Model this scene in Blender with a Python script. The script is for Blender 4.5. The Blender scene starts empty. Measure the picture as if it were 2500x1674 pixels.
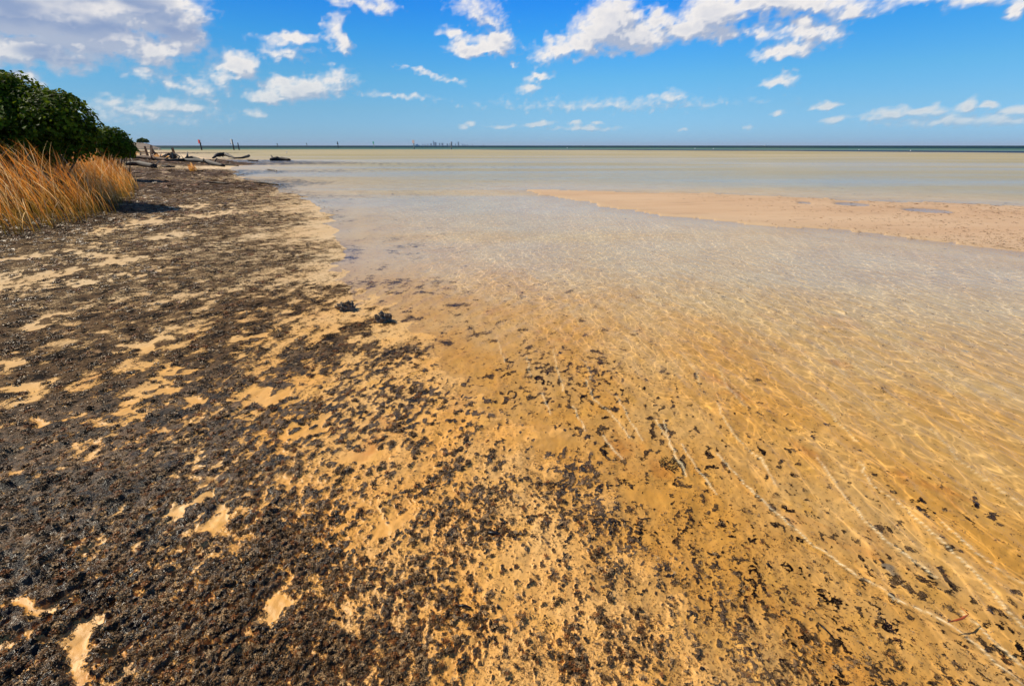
import bpy, math, random
import numpy as np
from mathutils import Vector, Matrix

S = bpy.context.scene
COL = S.collection
PI = math.pi
rad = math.radians

# ------------------------------------------------------------------ camera
CAM_H = 1.6
TILT = rad(23.05)
LENS = 16.3
cd = bpy.data.cameras.new('camera')
cam = bpy.data.objects.new('camera', cd)
COL.objects.link(cam)
S.camera = cam
cd.lens = LENS
cd.sensor_width = 36
cd.clip_start = 0.02
cd.clip_end = 200000
cam.location = (0, 0, CAM_H)
cam.rotation_euler = (PI / 2 - TILT, 0, 0)
F = LENS / 36 * 2500            # focal length in pixels of the 2500 px photograph


def ray(px, py):
    """Direction of a pixel of the 2500 x 1674 photograph."""
    a, b = px - 1250.0, py - 837.0
    return np.array([a, F * math.cos(TILT) - b * math.sin(TILT), -F * math.sin(TILT) - b * math.cos(TILT)])


def gp(px, py, z=0.0):
    """Point of the ground at height z seen at a pixel of the photograph."""
    d = ray(px, max(py, 355.4))
    k = (z - CAM_H) / d[2]
    return np.array([d[0] * k, d[1] * k, z])


def at(px, py, dist):
    """Point at forward distance dist."""
    d = ray(px, py)
    k = dist / d[1]
    return np.array([d[0] * k, dist, CAM_H + d[2] * k])


# ------------------------------------------------------------------ light and exposure
SUN_AZ, SUN_EL = rad(-64), rad(40)
S.view_settings.view_transform = 'Standard'
S.view_settings.look = 'None'
S.view_settings.exposure = 0.2
S.view_settings.gamma = 1.0
S.view_settings.use_curve_mapping = False
S.cycles.use_denoising = True
S.cycles.max_bounces = 6
S.cycles.transparent_max_bounces = 12
S.cycles.caustics_reflective = False
S.cycles.caustics_refractive = False

L = bpy.data.lights.new('sun', 'SUN')
L.energy = 5.0
L.angle = rad(0.5)
L.color = (1.0, 0.90, 0.72)
sun = bpy.data.objects.new('sun', L)
COL.objects.link(sun)
sun_dir = Vector((math.sin(SUN_AZ) * math.cos(SUN_EL), math.cos(SUN_AZ) * math.cos(SUN_EL), math.sin(SUN_EL)))
sun.rotation_euler = sun_dir.to_track_quat('Z', 'Y').to_euler()
sun.location = (-30, 15, 40)


# ------------------------------------------------------------------ node helper
class NT:
    def __init__(self, tree):
        self.t = tree
        tree.nodes.clear()

    def n(self, typ, inputs=None, **props):
        nd = self.t.nodes.new(typ)
        for k, v in props.items():
            setattr(nd, k, v)
        for k, v in (inputs or {}).items():
            self.put(nd.inputs[k], v)
        return nd

    def put(self, sock, v):
        if isinstance(v, bpy.types.Node):
            v = next(o for o in v.outputs if o.enabled)
        if isinstance(v, bpy.types.NodeSocket):
            self.t.links.new(v, sock)
        else:
            sock.default_value = v

    def m(self, op, a, b=None, c=None, clamp=False):
        nd = self.t.nodes.new('ShaderNodeMath')
        nd.operation = op
        nd.use_clamp = clamp
        for i, v in enumerate((a, b, c)):
            if v is not None:
                self.put(nd.inputs[i], v)
        return nd.outputs[0]

    def vm(self, op, a, b=None):
        nd = self.t.nodes.new('ShaderNodeVectorMath')
        nd.operation = op
        self.put(nd.inputs[0], a)
        if b is not None:
            self.put(nd.inputs[3 if op == 'SCALE' else 1], b)
        return nd.outputs['Value'] if op in ('LENGTH', 'DOT_PRODUCT', 'DISTANCE') else nd.outputs[0]

    def ss(self, v, lo, hi, a=0.0, b=1.0):
        nd = self.n('ShaderNodeMapRange', interpolation_type='SMOOTHSTEP')
        for i, x in enumerate((v, lo, hi, a, b)):
            self.put(nd.inputs[i], x)
        return nd.outputs[0]

    def mix(self, f, a, b, blend='MIX'):
        nd = self.n('ShaderNodeMix', data_type='RGBA', blend_type=blend)
        self.put(nd.inputs[0], f)
        self.put(nd.inputs[6], a if not isinstance(a, tuple) else (*a[:3], 1))
        self.put(nd.inputs[7], b if not isinstance(b, tuple) else (*b[:3], 1))
        return nd.outputs[2]

    def noise(self, vec, scale, detail=4, rough=0.55, out=0, dist=0.0):
        nd = self.n('ShaderNodeTexNoise', {'Vector': vec, 'Scale': scale, 'Detail': detail, 'Roughness': rough, 'Distortion': dist})
        return nd.outputs[out]

    def ramp(self, f, stops, interp='LINEAR'):
        nd = self.n('ShaderNodeValToRGB', {0: f})
        cr = nd.color_ramp
        cr.interpolation = interp
        while len(cr.elements) > 1:
            cr.elements.remove(cr.elements[-1])
        cr.elements[0].position = stops[0][0]
        cr.elements[0].color = (*stops[0][1], 1)
        for p, c in stops[1:]:
            e = cr.elements.new(p)
            e.color = (*c, 1)
        return nd.outputs[0]

    def attr(self, name):
        return self.n('ShaderNodeAttribute', attribute_name=name).outputs['Fac']


# ------------------------------------------------------------------ sky with its clouds
world = bpy.data.worlds.new('World')
S.world = world
world.use_nodes = True


wn = NT(world.node_tree)
sky = wn.n('ShaderNodeTexSky', sky_type='NISHITA', sun_disc=False, sun_elevation=SUN_EL, sun_rotation=SUN_AZ, air_density=1.0, dust_density=0.3, ozone_density=2.0)
tc = wn.n('ShaderNodeTexCoord').outputs['Generated']
sep = wn.n('ShaderNodeSeparateXYZ', {0: tc})
el = wn.m('MULTIPLY', wn.m('ARCSINE', sep.outputs[2]), 180 / PI)
# clear sky: Nishita, corrected to deep blue; muted above the view to neutralise shadows
SKY_CORR = [(0.0, (.48, .92, 1.88)), (3.6, (.47, .92, 1.46)), (6.5, (.38, .98, 1.45)), (10.1, (.20, .95, 1.62)), (13.2, (.10, .83, 1.75)), (26, (.30, .62, 1.1)), (60, (.42, .55, .85))]
corr = wn.ramp(wn.m('DIVIDE', el, 60.0, clamp=True), [(e / 60.0, tuple(v / 2 for v in c)) for e, c in SKY_CORR])
flat_sun = Vector((math.sin(SUN_AZ), math.cos(SUN_AZ), 0))
glow = wn.ss(wn.vm('DOT_PRODUCT', tc, flat_sun), 0.1, 1.0, 2.0, 1.05)
clear = wn.mix(1.0, sky.outputs[0], corr, 'MULTIPLY')
clear = wn.vm('SCALE', clear, glow)
bg = wn.n('ShaderNodeBackground', {'Color': clear, 'Strength': 0.087})
wo = wn.n('ShaderNodeOutputWorld', {'Surface': bg.outputs[0]})


# ------------------------------------------------------------------ numpy noise
def _hash(ix, iy, seed):
    h = (ix.astype(np.int64) * 374761393 + iy.astype(np.int64) * 668265263 + seed * 974711) & 0xFFFFFFFF
    h = ((h ^ (h >> 13)) * 1274126177) & 0xFFFFFFFF
    return (h ^ (h >> 16)) & 0xFFFF


_GA = np.linspace(0, 2 * PI, 65536, endpoint=False).astype(np.float32)
_GX, _GY = np.cos(_GA), np.sin(_GA)


def perlin(x, y, seed=0):
    ix, iy = np.floor(x), np.floor(y)
    fx, fy = (x - ix).astype(np.float32), (y - iy).astype(np.float32)
    u, v = fx * fx * fx * (fx * (fx * 6 - 15) + 10), fy * fy * fy * (fy * (fy * 6 - 15) + 10)

    def c(dx, dy):
        h = _hash(ix + dx, iy + dy, seed)
        return _GX[h] * (fx - dx) + _GY[h] * (fy - dy)
    a, b, e, f = c(0, 0), c(1, 0), c(0, 1), c(1, 1)
    return 1.6 * ((a + u * (b - a)) * (1 - v) + (e + u * (f - e)) * v)


def fbm(x, y, octaves=4, seed=0, gain=0.5, lac=2.03):
    o, amp, tot = 0, 1.0, 0.0
    for i in range(octaves):
        o = o + amp * perlin(x * lac ** i + 17.3 * i, y * lac ** i - 9.1 * i, seed + i)
        tot += amp * amp
        amp *= gain
    return o / math.sqrt(tot)


def sstep(x, lo, hi):
    t = np.clip((x - lo) / (hi - lo), 0, 1)
    return t * t * (3 - 2 * t)


# ------------------------------------------------------------------ mesh and tagging helpers
def raw_mesh(name, verts, quads, smooth=True, attrs=None):
    me = bpy.data.meshes.new(name)
    v = np.asarray(verts, np.float32)
    q = np.asarray(quads, np.int32)
    k = q.shape[1]
    me.vertices.add(len(v))
    me.vertices.foreach_set('co', v.ravel())
    me.loops.add(q.size)
    me.loops.foreach_set('vertex_index', q.ravel())
    me.polygons.add(len(q))
    me.polygons.foreach_set('loop_start', np.arange(0, q.size, k, dtype=np.int32))
    me.polygons.foreach_set('use_smooth', np.full(len(q), smooth))
    me.update(calc_edges=True)
    for n, arr in (attrs or {}).items():
        at_ = me.attributes.new(n, 'FLOAT', 'POINT')
        at_.data.foreach_set('value', np.asarray(arr, np.float32).ravel())
    return me


def obj(name, me, mat=None, parent=None, **props):
    o = bpy.data.objects.new(name, me)
    COL.objects.link(o)
    if mat is not None and me is not None and not me.materials:
        me.materials.append(mat)
    if parent is not None:
        o.parent = parent
    for k, v in props.items():
        o[k] = v
    return o


def thing(name, label, cat, loc=(0, 0, 0), group=None, rot=(0, 0, 0)):
    o = obj(name, None, label=label, category=cat)
    o.location = tuple(float(c) for c in loc)
    o.rotation_euler = rot
    if group:
        o['group'] = group
    return o


def polar_grid(azs, rs):
    A, R = np.meshgrid(azs, rs)
    na, nr = len(azs), len(rs)
    i = np.arange(nr - 1)[:, None] * na + np.arange(na - 1)[None]
    q = np.stack([i, i + 1, i + na + 1, i + na], -1).reshape(-1, 4)
    return A, R, q


def simple_mat(name, color, rough=0.7, noise=None, spec=0.4, bump=0.0, var=0.35):
    m = bpy.data.materials.new(name)
    m.use_nodes = True
    t = NT(m.node_tree)
    p = t.n('ShaderNodeBsdfPrincipled')
    out = t.n('ShaderNodeOutputMaterial', {0: p.outputs[0]})
    p.inputs['Roughness'].default_value = rough
    p.inputs['Specular IOR Level'].default_value = spec
    if noise:
        co = t.n('ShaderNodeTexCoord').outputs['Object']
        nz = t.noise(co, noise, 6, 0.65)
        dark = tuple(c * (1 - var) for c in color)
        light = tuple(min(1, c * (1 + var)) for c in color)
        t.put(p.inputs['Base Color'], t.mix(t.ss(nz, .3, .7), dark, light))
        if bump:
            b = t.n('ShaderNodeBump', {'Height': nz, 'Distance': bump, 'Strength': 1.0})
            t.put(p.inputs['Normal'], b.outputs[0])
    else:
        p.inputs['Base Color'].default_value = (*color, 1)
    return m


# ------------------------------------------------------------------ clouds on a far dome
def azel(px, py):
    d = ray(px, py)
    return math.degrees(math.atan2(d[0], d[1])), math.degrees(math.atan2(d[2], math.hypot(d[0], d[1])))


# clouds: x, y, half width, half height, turn, strength   (x, y on a 2342 px wide copy)
CLOUDS = [
    (70, 25, 270, 80, 0, 2.4), (320, 18, 135, 66, 0, 2.2), (60, 120, 180, 42, 0, 1.6), (210, 95, 170, 38, 8, 1.6), (405, 55, 66, 50, 0, 1.5),
    (355, 120, 75, 30, 0, 1.4), (415, 96, 46, 40, 0, 1.4), (340, 172, 36, 20, 0, .55), (70, 183, 30, 16, 0, .8), (300, 110, 40, 20, 0, .7),
    (545, 152, 46, 36, 0, 1.5), (500, 182, 26, 26, 0, .6), (520, 150, 16, 26, 0, 1),
    (690, 206, 88, 28, 5, 1.4), (620, 228, 44, 12, 0, 1.1), (770, 180, 36, 22, 0, .8), (650, 195, 35, 18, 0, 1.1),
    (668, 92, 55, 15, 0, 1.0), (650, 124, 36, 14, 0, .5), (768, 66, 17, 32, -25, 1.0), (780, 98, 22, 26, 0, 1.1),
    (815, 10, 50, 14, -8, .8), (876, 18, 26, 18, 0, .9), (1090, 20, 36, 18, 0, .5), (1110, 48, 44, 18, -15, .7), (1034, 78, 27, 16, 0, 1.0),
    (1100, 112, 62, 22, 0, 1.4), (1135, 98, 38, 26, 0, 1.3), (1070, 100, 30, 20, 0, 1.1),
    (1390, 62, 62, 58, 0, 1.7), (1450, 86, 78, 46, 0, 1.6), (1425, 40, 40, 38, 0, 1.5), (1335, 98, 44, 36, 0, 1.3), (1275, 115, 40, 26, 0, 1.2), (1234, 130, 24, 22, 0, .7), (1505, 44, 28, 26, 0, 1.3),
    (1575, 68, 62, 40, 0, 1.6), (1630, 32, 60, 42, 0, 1.6), (1655, 75, 50, 24, 0, 1.0), (1755, 6, 130, 30, 0, 1.5), (1860, 14, 95, 26, 0, 1.3), (1955, 26, 50, 24, 0, 1.2),
    (1750, 74, 22, 28, -20, .8), (1842, 76, 58, 30, 0, 1.2), (1800, 118, 58, 18, 0, 1.2), (1880, 92, 42, 20, 0, .8), (1985, 12, 30, 16, 0, .7),
    (2100, 4, 70, 18, 0, .8), (2322, 18, 32, 24, 0, 1.2), (2240, -6, 60, 22, 0, .8),
    (1785, 187, 36, 13, 8, 1.1), (1800, 172, 18, 11, 0, .6), (1236, 177, 30, 8, 6, .8), (1214, 201, 24, 12, 12, .9), (1172, 150, 11, 6, 0, .7), (1530, 223, 20, 10, 0, .5),
    (970, 170, 44, 5, -14, .6), (1030, 188, 22, 5, 0, .5), (900, 219, 60, 5, -2, .45), (1400, 240, 130, 10, 0, .28),
    (365, 243, 62, 13, 0, .9), (435, 250, 44, 11, 0, .6), (245, 232, 32, 11, 0, .8), (320, 262, 130, 20, 0, .5), (390, 196, 20, 11, 0, .9), (450, 205, 36, 20, 0, .6), (480, 232, 12, 8, 0, .6),
    (1232, 284, 28, 6, 4, 1.1), (1245, 278, 10, 7, 0, 1.1), (1155, 290, 30, 4, 0, .8), (1078, 287, 9, 6, 0, 1), (1312, 284, 14, 4, 0, 1.0), (1365, 281, 14, 4, 3, 1.1), (1340, 294, 60, 5, 0, .7), (1060, 292, 12, 5, 0, .7),
    (1887, 246, 26, 8, 8, 1.0), (1780, 257, 14, 5, 0, .9), (1905, 274, 26, 7, 10, .8), (1560, 299, 9, 4, 0, .9), (1712, 293, 10, 5, 0, .7), (590, 264, 16, 9, 0, .5),
    (2050, 258, 48, 13, 0, 1.1), (2110, 254, 60, 11, 0, 1.1), (2210, 242, 24, 14, 10, 1.3), (2262, 240, 22, 8, 0, 1.1), (2320, 256, 40, 12, 0, 1.0), (2200, 276, 170, 15, 0, .75), (2310, 278, 60, 12, 0, .8), (2000, 268, 44, 8, 0, .8),
    # clouds that go on above and beside the picture
    (-300, 60, 300, 70, 0, 1.0), (200, -160, 330, 110, 0, 1.2), (1700, -120, 330, 60, 0, 1.1), (2600, 120, 130, 30, 0, 1.0), (900, -170, 180, 40, 0, .9), (2750, 260, 260, 14, 0, .9),
]
GREY = [(150, 10, 360, 80), (350, 45, 160, 50), (150, 125, 130, 26), (200, -160, 330, 110), (-300, 60, 300, 70)]


def cloud_blobs(table, Px, Py, k=9.0):
    out = np.full(Px.shape, -9.0, np.float32)
    for row in table:
        x, y, rx, ry, turn, wgt = row
        a, e = azel(x * 1.0674, y * 1.0674)
        a2, _ = azel((x + 10) * 1.0674, y * 1.0674)
        _, e2 = azel(x * 1.0674, (y - 10) * 1.0674)
        rx_, ry_ = rx * (a2 - a) / 10 * 1.2, ry * (e2 - e) / 10 * 1.2
        c_, s_ = math.cos(rad(turn)), math.sin(rad(turn))
        dx, dy = Px - a, Py - e
        u, v = (dx * c_ + dy * s_) / rx_, (-dx * s_ + dy * c_) / ry_
        v = np.where(v < 0, v * 1.25, v)              # flatter bases
        f_ = wgt * (1 - np.sqrt(u * u + v * v))
        h = np.clip(0.5 + 0.5 * (f_ - out) / 0.25, 0, 1)      # smooth maximum
        out = out * (1 - h) + f_ * h + 0.25 * h * (1 - h)
    return out


def cloud_density(a, e):
    sc_ = 0.35 + 0.65 * sstep(e, 0.0, 9.0)            # far clouds are finer
    wx = 0.75 * fbm(a * .35, e * .5, 3, 11) + 0.42 * fbm(a * 1.1, e * 1.4, 4, 21)
    wy = 0.45 * fbm(a * .35 + 50, e * .5, 3, 31) + 0.36 * fbm(a * 1.1 + 50, e * 1.4, 4, 41)
    f_ = cloud_blobs(CLOUDS, a + wx * sc_, e + wy * sc_)
    d = f_ + 0.30 * fbm(a * .9, e * 1.2, 3, 51) + 0.11 * fbm(a * 3.4, e * 4.2, 3, 61)
    bil = np.abs(perlin(a * 1.1 + wx, e * 1.4 + wy, 71)) + 0.5 * np.abs(perlin(a * 2.6 + wx, e * 3.1 + wy, 72))
    return d + 0.36 * (bil - 0.45)


ca = np.concatenate([np.linspace(-180, -75, 50, endpoint=False), np.linspace(-75, 75, 700), np.linspace(75, 180, 51)[1:]])
ce = np.concatenate([np.linspace(-0.3, 24, 175), np.linspace(24, 60, 26)[1:]])
A, E_ = np.meshgrid(ca, ce)
D0 = cloud_density(A, E_)
sc0 = 0.3 + 0.7 * sstep(E_, 0.0, 9.0)
D1 = cloud_density(A - 0.5 * sc0, E_ + 0.65 * sc0)
D2 = cloud_density(A - 1.2 * sc0, E_ + 1.5 * sc0)
grey = np.zeros(A.shape, np.float32)
for (x, y, rx, ry) in GREY:
    a, e = azel(x * 1.0674, y * 1.0674)
    a2, _ = azel((x + 10) * 1.0674, y * 1.0674)
    _, e2 = azel(x * 1.0674, (y - 10) * 1.0674)
    dd = np.hypot((A - a) / (rx * (a2 - a) / 10), (E_ - e) / (ry * (e2 - e) / 10))
    grey = np.maximum(grey, 1 - sstep(dd, 0.5, 1.15))
grey *= sstep(fbm(A * .22, E_ * .45, 4, 81), -0.75, 0.3)
RD = 90000.0
ar, er = np.radians(A), np.radians(E_)
vv = np.stack([RD * np.sin(ar) * np.cos(er), RD * np.cos(ar) * np.cos(er), RD * np.sin(er)], -1).reshape(-1, 3)
na = len(ca)
ii = np.arange(len(ce) - 1)[:, None] * na + np.arange(na - 1)[None]
qq = np.stack([ii, ii + 1, ii + na + 1, ii + na], -1).reshape(-1, 4)
keep = (D0.ravel() > -0.8)[qq].any(1)
qq = qq[keep]
me = raw_mesh('clouds', vv, qq, True, {'dens': D0, 'lit': .45 * (D0 - D1) + .5 * (D0 - D2), 'grey': grey})
cm = bpy.data.materials.new('cloud')
cm.use_nodes = True
t = NT(cm.node_tree)
dens, litv, gr = t.attr('dens'), t.attr('lit'), t.attr('grey')
co = t.vm('SCALE', t.n('ShaderNodeNewGeometry').outputs['Position'], 1 / RD)
elv = t.m('MULTIPLY', t.m('ARCSINE', t.n('ShaderNodeSeparateXYZ', {0: co}).outputs[2]), 180 / PI)
fine = t.noise(co, 90.0, 7, 0.62)
fine2 = t.noise(co, 38.0, 6, 0.6)
d = t.m('ADD', dens, t.m('MULTIPLY', t.m('SUBTRACT', fine, 0.5), 0.36))
alpha = t.ss(d, -0.38, 0.78)
alpha = t.m('MULTIPLY', alpha, t.ss(elv, 0.3, 3.0, 0.65, 0.97))
lit = t.ss(litv, -0.42, 0.42)
lit = t.m('SUBTRACT', lit, t.ss(d, 0.5, 1.6, 0.0, 0.35))
lit = t.m('ADD', lit, t.m('MULTIPLY', t.m('SUBTRACT', fine2, 0.5), 0.5), clamp=True)
lit = t.m('MULTIPLY', lit, t.m('SUBTRACT', 1.0, t.m('MULTIPLY', gr, 0.75)))
cc = t.mix(lit, (.42, .48, .62), (.92, .875, .84))
cc = t.mix(t.m('MULTIPLY', gr, t.m('SUBTRACT', 1.0, lit)), cc, (.25, .34, .55))
cc = t.mix(t.ss(elv, 9.0, 0.5, 0.0, 0.5), cc, (.34, .54, .68))
em = t.n('ShaderNodeEmission', {0: cc, 1: 0.88})
tr = t.n('ShaderNodeBsdfTransparent')
mx = t.n('ShaderNodeMixShader', {0: alpha, 1: tr.outputs[0], 2: em.outputs[0]})
t.n('ShaderNodeOutputMaterial', {0: mx.outputs[0]})
cm.cycles.emission_sampling = 'NONE'
clouds = obj('clouds', me, cm, kind='structure')

# ------------------------------------------------------------------ lie of the land
# shore of the beach, in pixels of the photograph (the far end first)
SHORE = [(345, 357.5), (350, 362), (372, 369), (385, 371), (420, 375), (480, 383.5), (532, 390), (575, 396), (622, 400), (585, 404), (562, 410),
         (566, 425), (590, 437), (640, 452), (680, 466), (740, 486), (790, 515), (812, 560), (818, 610), (826, 660), (865, 725), (935, 770),
         (1010, 810), (1060, 880), (1120, 960), (1220, 1050), (1330, 1150), (1420, 1260), (1520, 1400), (1620, 1560), (1700, 1800)]
BAR = [(1258, 463), (1330, 461), (1400, 464), (1560, 470), (1700, 473), (1900, 479), (2050, 489), (2200, 492), (2350, 497), (2500, 505), (2900, 530),
       (3300, 700), (2700, 640), (2500, 616), (2380, 603), (2250, 585), (2120, 564), (2000, 556), (1880, 550), (1750, 540), (1620, 527), (1480, 507), (1380, 487), (1300, 474)]


def lp(p):
    w_ = gp(*p)
    return (math.atan2(w_[0], w_[1]), math.log(math.hypot(w_[0], w_[1])))


shore = [lp(p) for p in SHORE]
shore = shore + [(shore[-1][0], -3.0), (-3.2, -3.0), (-3.2, shore[0][1])]
bar = [lp(p) for p in BAR]
puddles = [(2265, 515, 62, 4), (2080, 499, 40, 3), (1965, 496, 16, 2)]
# cover of black weed, 0..1, on a 2342 px wide copy of the photograph
COVER = [(-300, 1500, .95), (0, 1560, .86), (300, 1560, .78), (550, 1560, .80), (720, 1560, .68), (900, 1560, .46), (1080, 1560, .22), (1250, 1560, .36), (1450, 1560, .38), (1800, 1560, .42), (2100, 1560, .36), (2342, 1560, .3),
         (0, 1300, .92), (300, 1300, .88), (600, 1300, .76), (800, 1350, .42), (900, 1250, .32), (1150, 1200, .38), (1180, 1300, .14), (1300, 1380, .28), (1500, 1250, .36), (1750, 1250, .36), (2000, 1300, .3), (2342, 1300, .2), (1050, 1330, .3),
         (0, 1050, .85), (150, 1130, .92), (300, 1050, .80), (600, 1050, .66), (850, 1050, .5), (900, 1110, .4), (1050, 1080, .40), (1320, 1090, .40), (1250, 1000, .28), (1500, 1050, .3), (1800, 1050, .22), (2342, 1050, .15),
         (0, 850, .78), (300, 850, .74), (550, 850, .62), (800, 850, .5), (950, 900, .5), (1100, 850, .3), (1040, 960, .3), (1350, 830, .46), (1600, 850, .34), (2000, 850, .2), (2342, 850, .14),
         (0, 700, .80), (300, 700, .78), (550, 700, .66), (700, 700, .55), (800, 700, .4), (900, 700, .42), (1000, 700, .40), (1200, 700, .36), (1600, 700, .26), (2342, 700, .14),
         (0, 600, .80), (300, 600, .74), (550, 600, .70), (650, 600, .60), (740, 600, .46), (800, 600, .26), (1000, 600, .24), (1500, 600, .18), (2342, 600, .12),
         (0, 540, .93), (200, 520, .95), (350, 510, .74), (450, 520, .75), (560, 520, .66), (650, 520, .52), (740, 520, .32), (800, 520, .08), (1200, 520, .03), (1600, 530, .02),
         (300, 480, .95), (420, 478, .82), (550, 470, .7), (640, 470, .48), (700, 470, .28), (900, 470, .0), (330, 430, 1.0), (450, 435, 1.0), (540, 430, .98), (600, 436, .8), (640, 436, .4), (750, 430, .0),
         (320, 400, 1.0), (450, 400, 1.0), (530, 400, 1.0), (600, 400, .1), (400, 370, 1.0), (500, 368, 1.0), (540, 376, 1.0), (620, 380, .0), (900, 400, .0), (1500, 420, .0),
         (350, 350, .8), *[(x_, y_, 0.0) for y_ in (335, 337, 340, 345, 352, 360) for x_ in (440 if y_ < 350 else 600, 700, 900, 1150, 1400, 1700, 2000, 2342)], (390, 345, 0.), (1900, 470, .12), (2100, 470, .2), (2342, 490, .24), (1600, 480, .0), (1300, 450, .0), (1800, 495, .05), (2100, 530, .1), (2200, 545, .26), (2330, 555, .3), (2342, 440, .0), (2000, 400, .0), (2342, 520, .1)]
cov = [(*lp((x * 1.0674, y * 1.0674)), c) for x, y, c in COVER]
# pale bare patches in the weed: x, y, half width, half height on the 2342 px copy
BARE = [(340, 517, 52, 6), (250, 537, 30, 5), (440, 478, 40, 4), (285, 606, 38, 6), (135, 640, 45, 8), (308, 638, 20, 7), (195, 658, 20, 9), (18, 658, 26, 20), (190, 580, 50, 4),
        (215, 600, 30, 4), (108, 752, 34, 9), (90, 672, 26, 8), (330, 805, 45, 12), (380, 870, 30, 10), (60, 900, 60, 9), (120, 975, 36, 16), (300, 960, 50, 12), (440, 925, 30, 9),
        (480, 1195, 42, 22), (420, 1170, 50, 12), (55, 1425, 35, 50), (210, 1500, 50, 40), (120, 1440, 80, 14), (470, 1225, 30, 14), (350, 905, 55, 10), (640, 1410, 22, 34), (520, 490, 30, 3), (60, 605, 40, 4), (400, 545, 40, 4), (470, 500, 46, 3),
        (0, 860, 40, 12), (560, 780, 40, 8), (620, 905, 50, 12), (700, 985, 50, 12), (890, 1200, 46, 20), (1260, 1000, 40, 26), (840, 1050, 50, 20), (1480, 1130, 50, 22)]

CA = np.linspace(-PI, PI, 721)
CT = np.linspace(math.log(0.3), math.log(600), 520)
ga, gt = np.meshgrid(CA, CT)


def signed(poly):
    inside = np.zeros(ga.shape, bool)
    dmin = np.full(ga.shape, 1e9)
    for (x0, y0), (x1, y1) in zip(poly, poly[1:] + poly[:1]):
        cross = ((y0 > gt) != (y1 > gt)) & (ga < (x1 - x0) * (gt - y0) / (y1 - y0 + 1e-12) + x0)
        inside ^= cross
        ex, ey = x1 - x0, y1 - y0
        k = np.clip(((ga - x0) * ex + (gt - y0) * ey) / (ex * ex + ey * ey + 1e-12), 0, 1)
        dmin = np.minimum(dmin, np.hypot(ga - x0 - k * ex, gt - y0 - k * ey))
    return np.where(inside, dmin, -dmin)


R_ = np.exp(gt)
G_shore = signed(shore) * R_
G_bar = signed(bar) * R_
num = np.zeros(ga.shape)
den = np.zeros(ga.shape) + 1e-9
for a, tt, c in cov:
    w_ = 1.0 / ((ga - a) ** 2 + (gt - tt) ** 2 + 0.0012) ** 2
    num += w_ * c
    den += w_
G_cov = num / den


def ellipse_mask(table, src=1.0):
    out = np.zeros(ga.shape)
    for x, y, rx, ry in table:
        a, tt = lp((x * src, y * src))
        a2, _ = lp(((x + rx) * src, y * src))
        _, t2 = lp((x * src, (y - ry) * src))
        d_ = np.hypot((ga - a) / abs(a2 - a), (gt - tt) / abs(t2 - tt))
        out = np.maximum(out, 1 - sstep(d_, 0.45, 1.5))
    return out


G_bare = ellipse_mask(BARE, 1.0674)
G_pud = ellipse_mask(puddles)


def samp(G, x, y):
    a = np.arctan2(x, y)
    tt = np.log(np.maximum(np.hypot(x, y), 0.31))
    u = np.clip((a + PI) / (2 * PI) * (len(CA) - 1), 0, len(CA) - 1.001)
    v = np.clip((tt - CT[0]) / (CT[-1] - CT[0]) * (len(CT) - 1), 0, len(CT) - 1.001)
    i, j = u.astype(int), v.astype(int)
    fu, fv = u - i, v - j
    return (G[j, i] * (1 - fu) + G[j, i + 1] * fu) * (1 - fv) + (G[j + 1, i] * (1 - fu) + G[j + 1, i + 1] * fu) * fv


def lod(r, wavelength):
    """1 where the mesh can carry this wavelength, 0 where it cannot."""
    return sstep(wavelength / (np.maximum(r, .8) * 0.0021 + 0.0006 * r * r), 1.6, 3.6)


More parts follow.
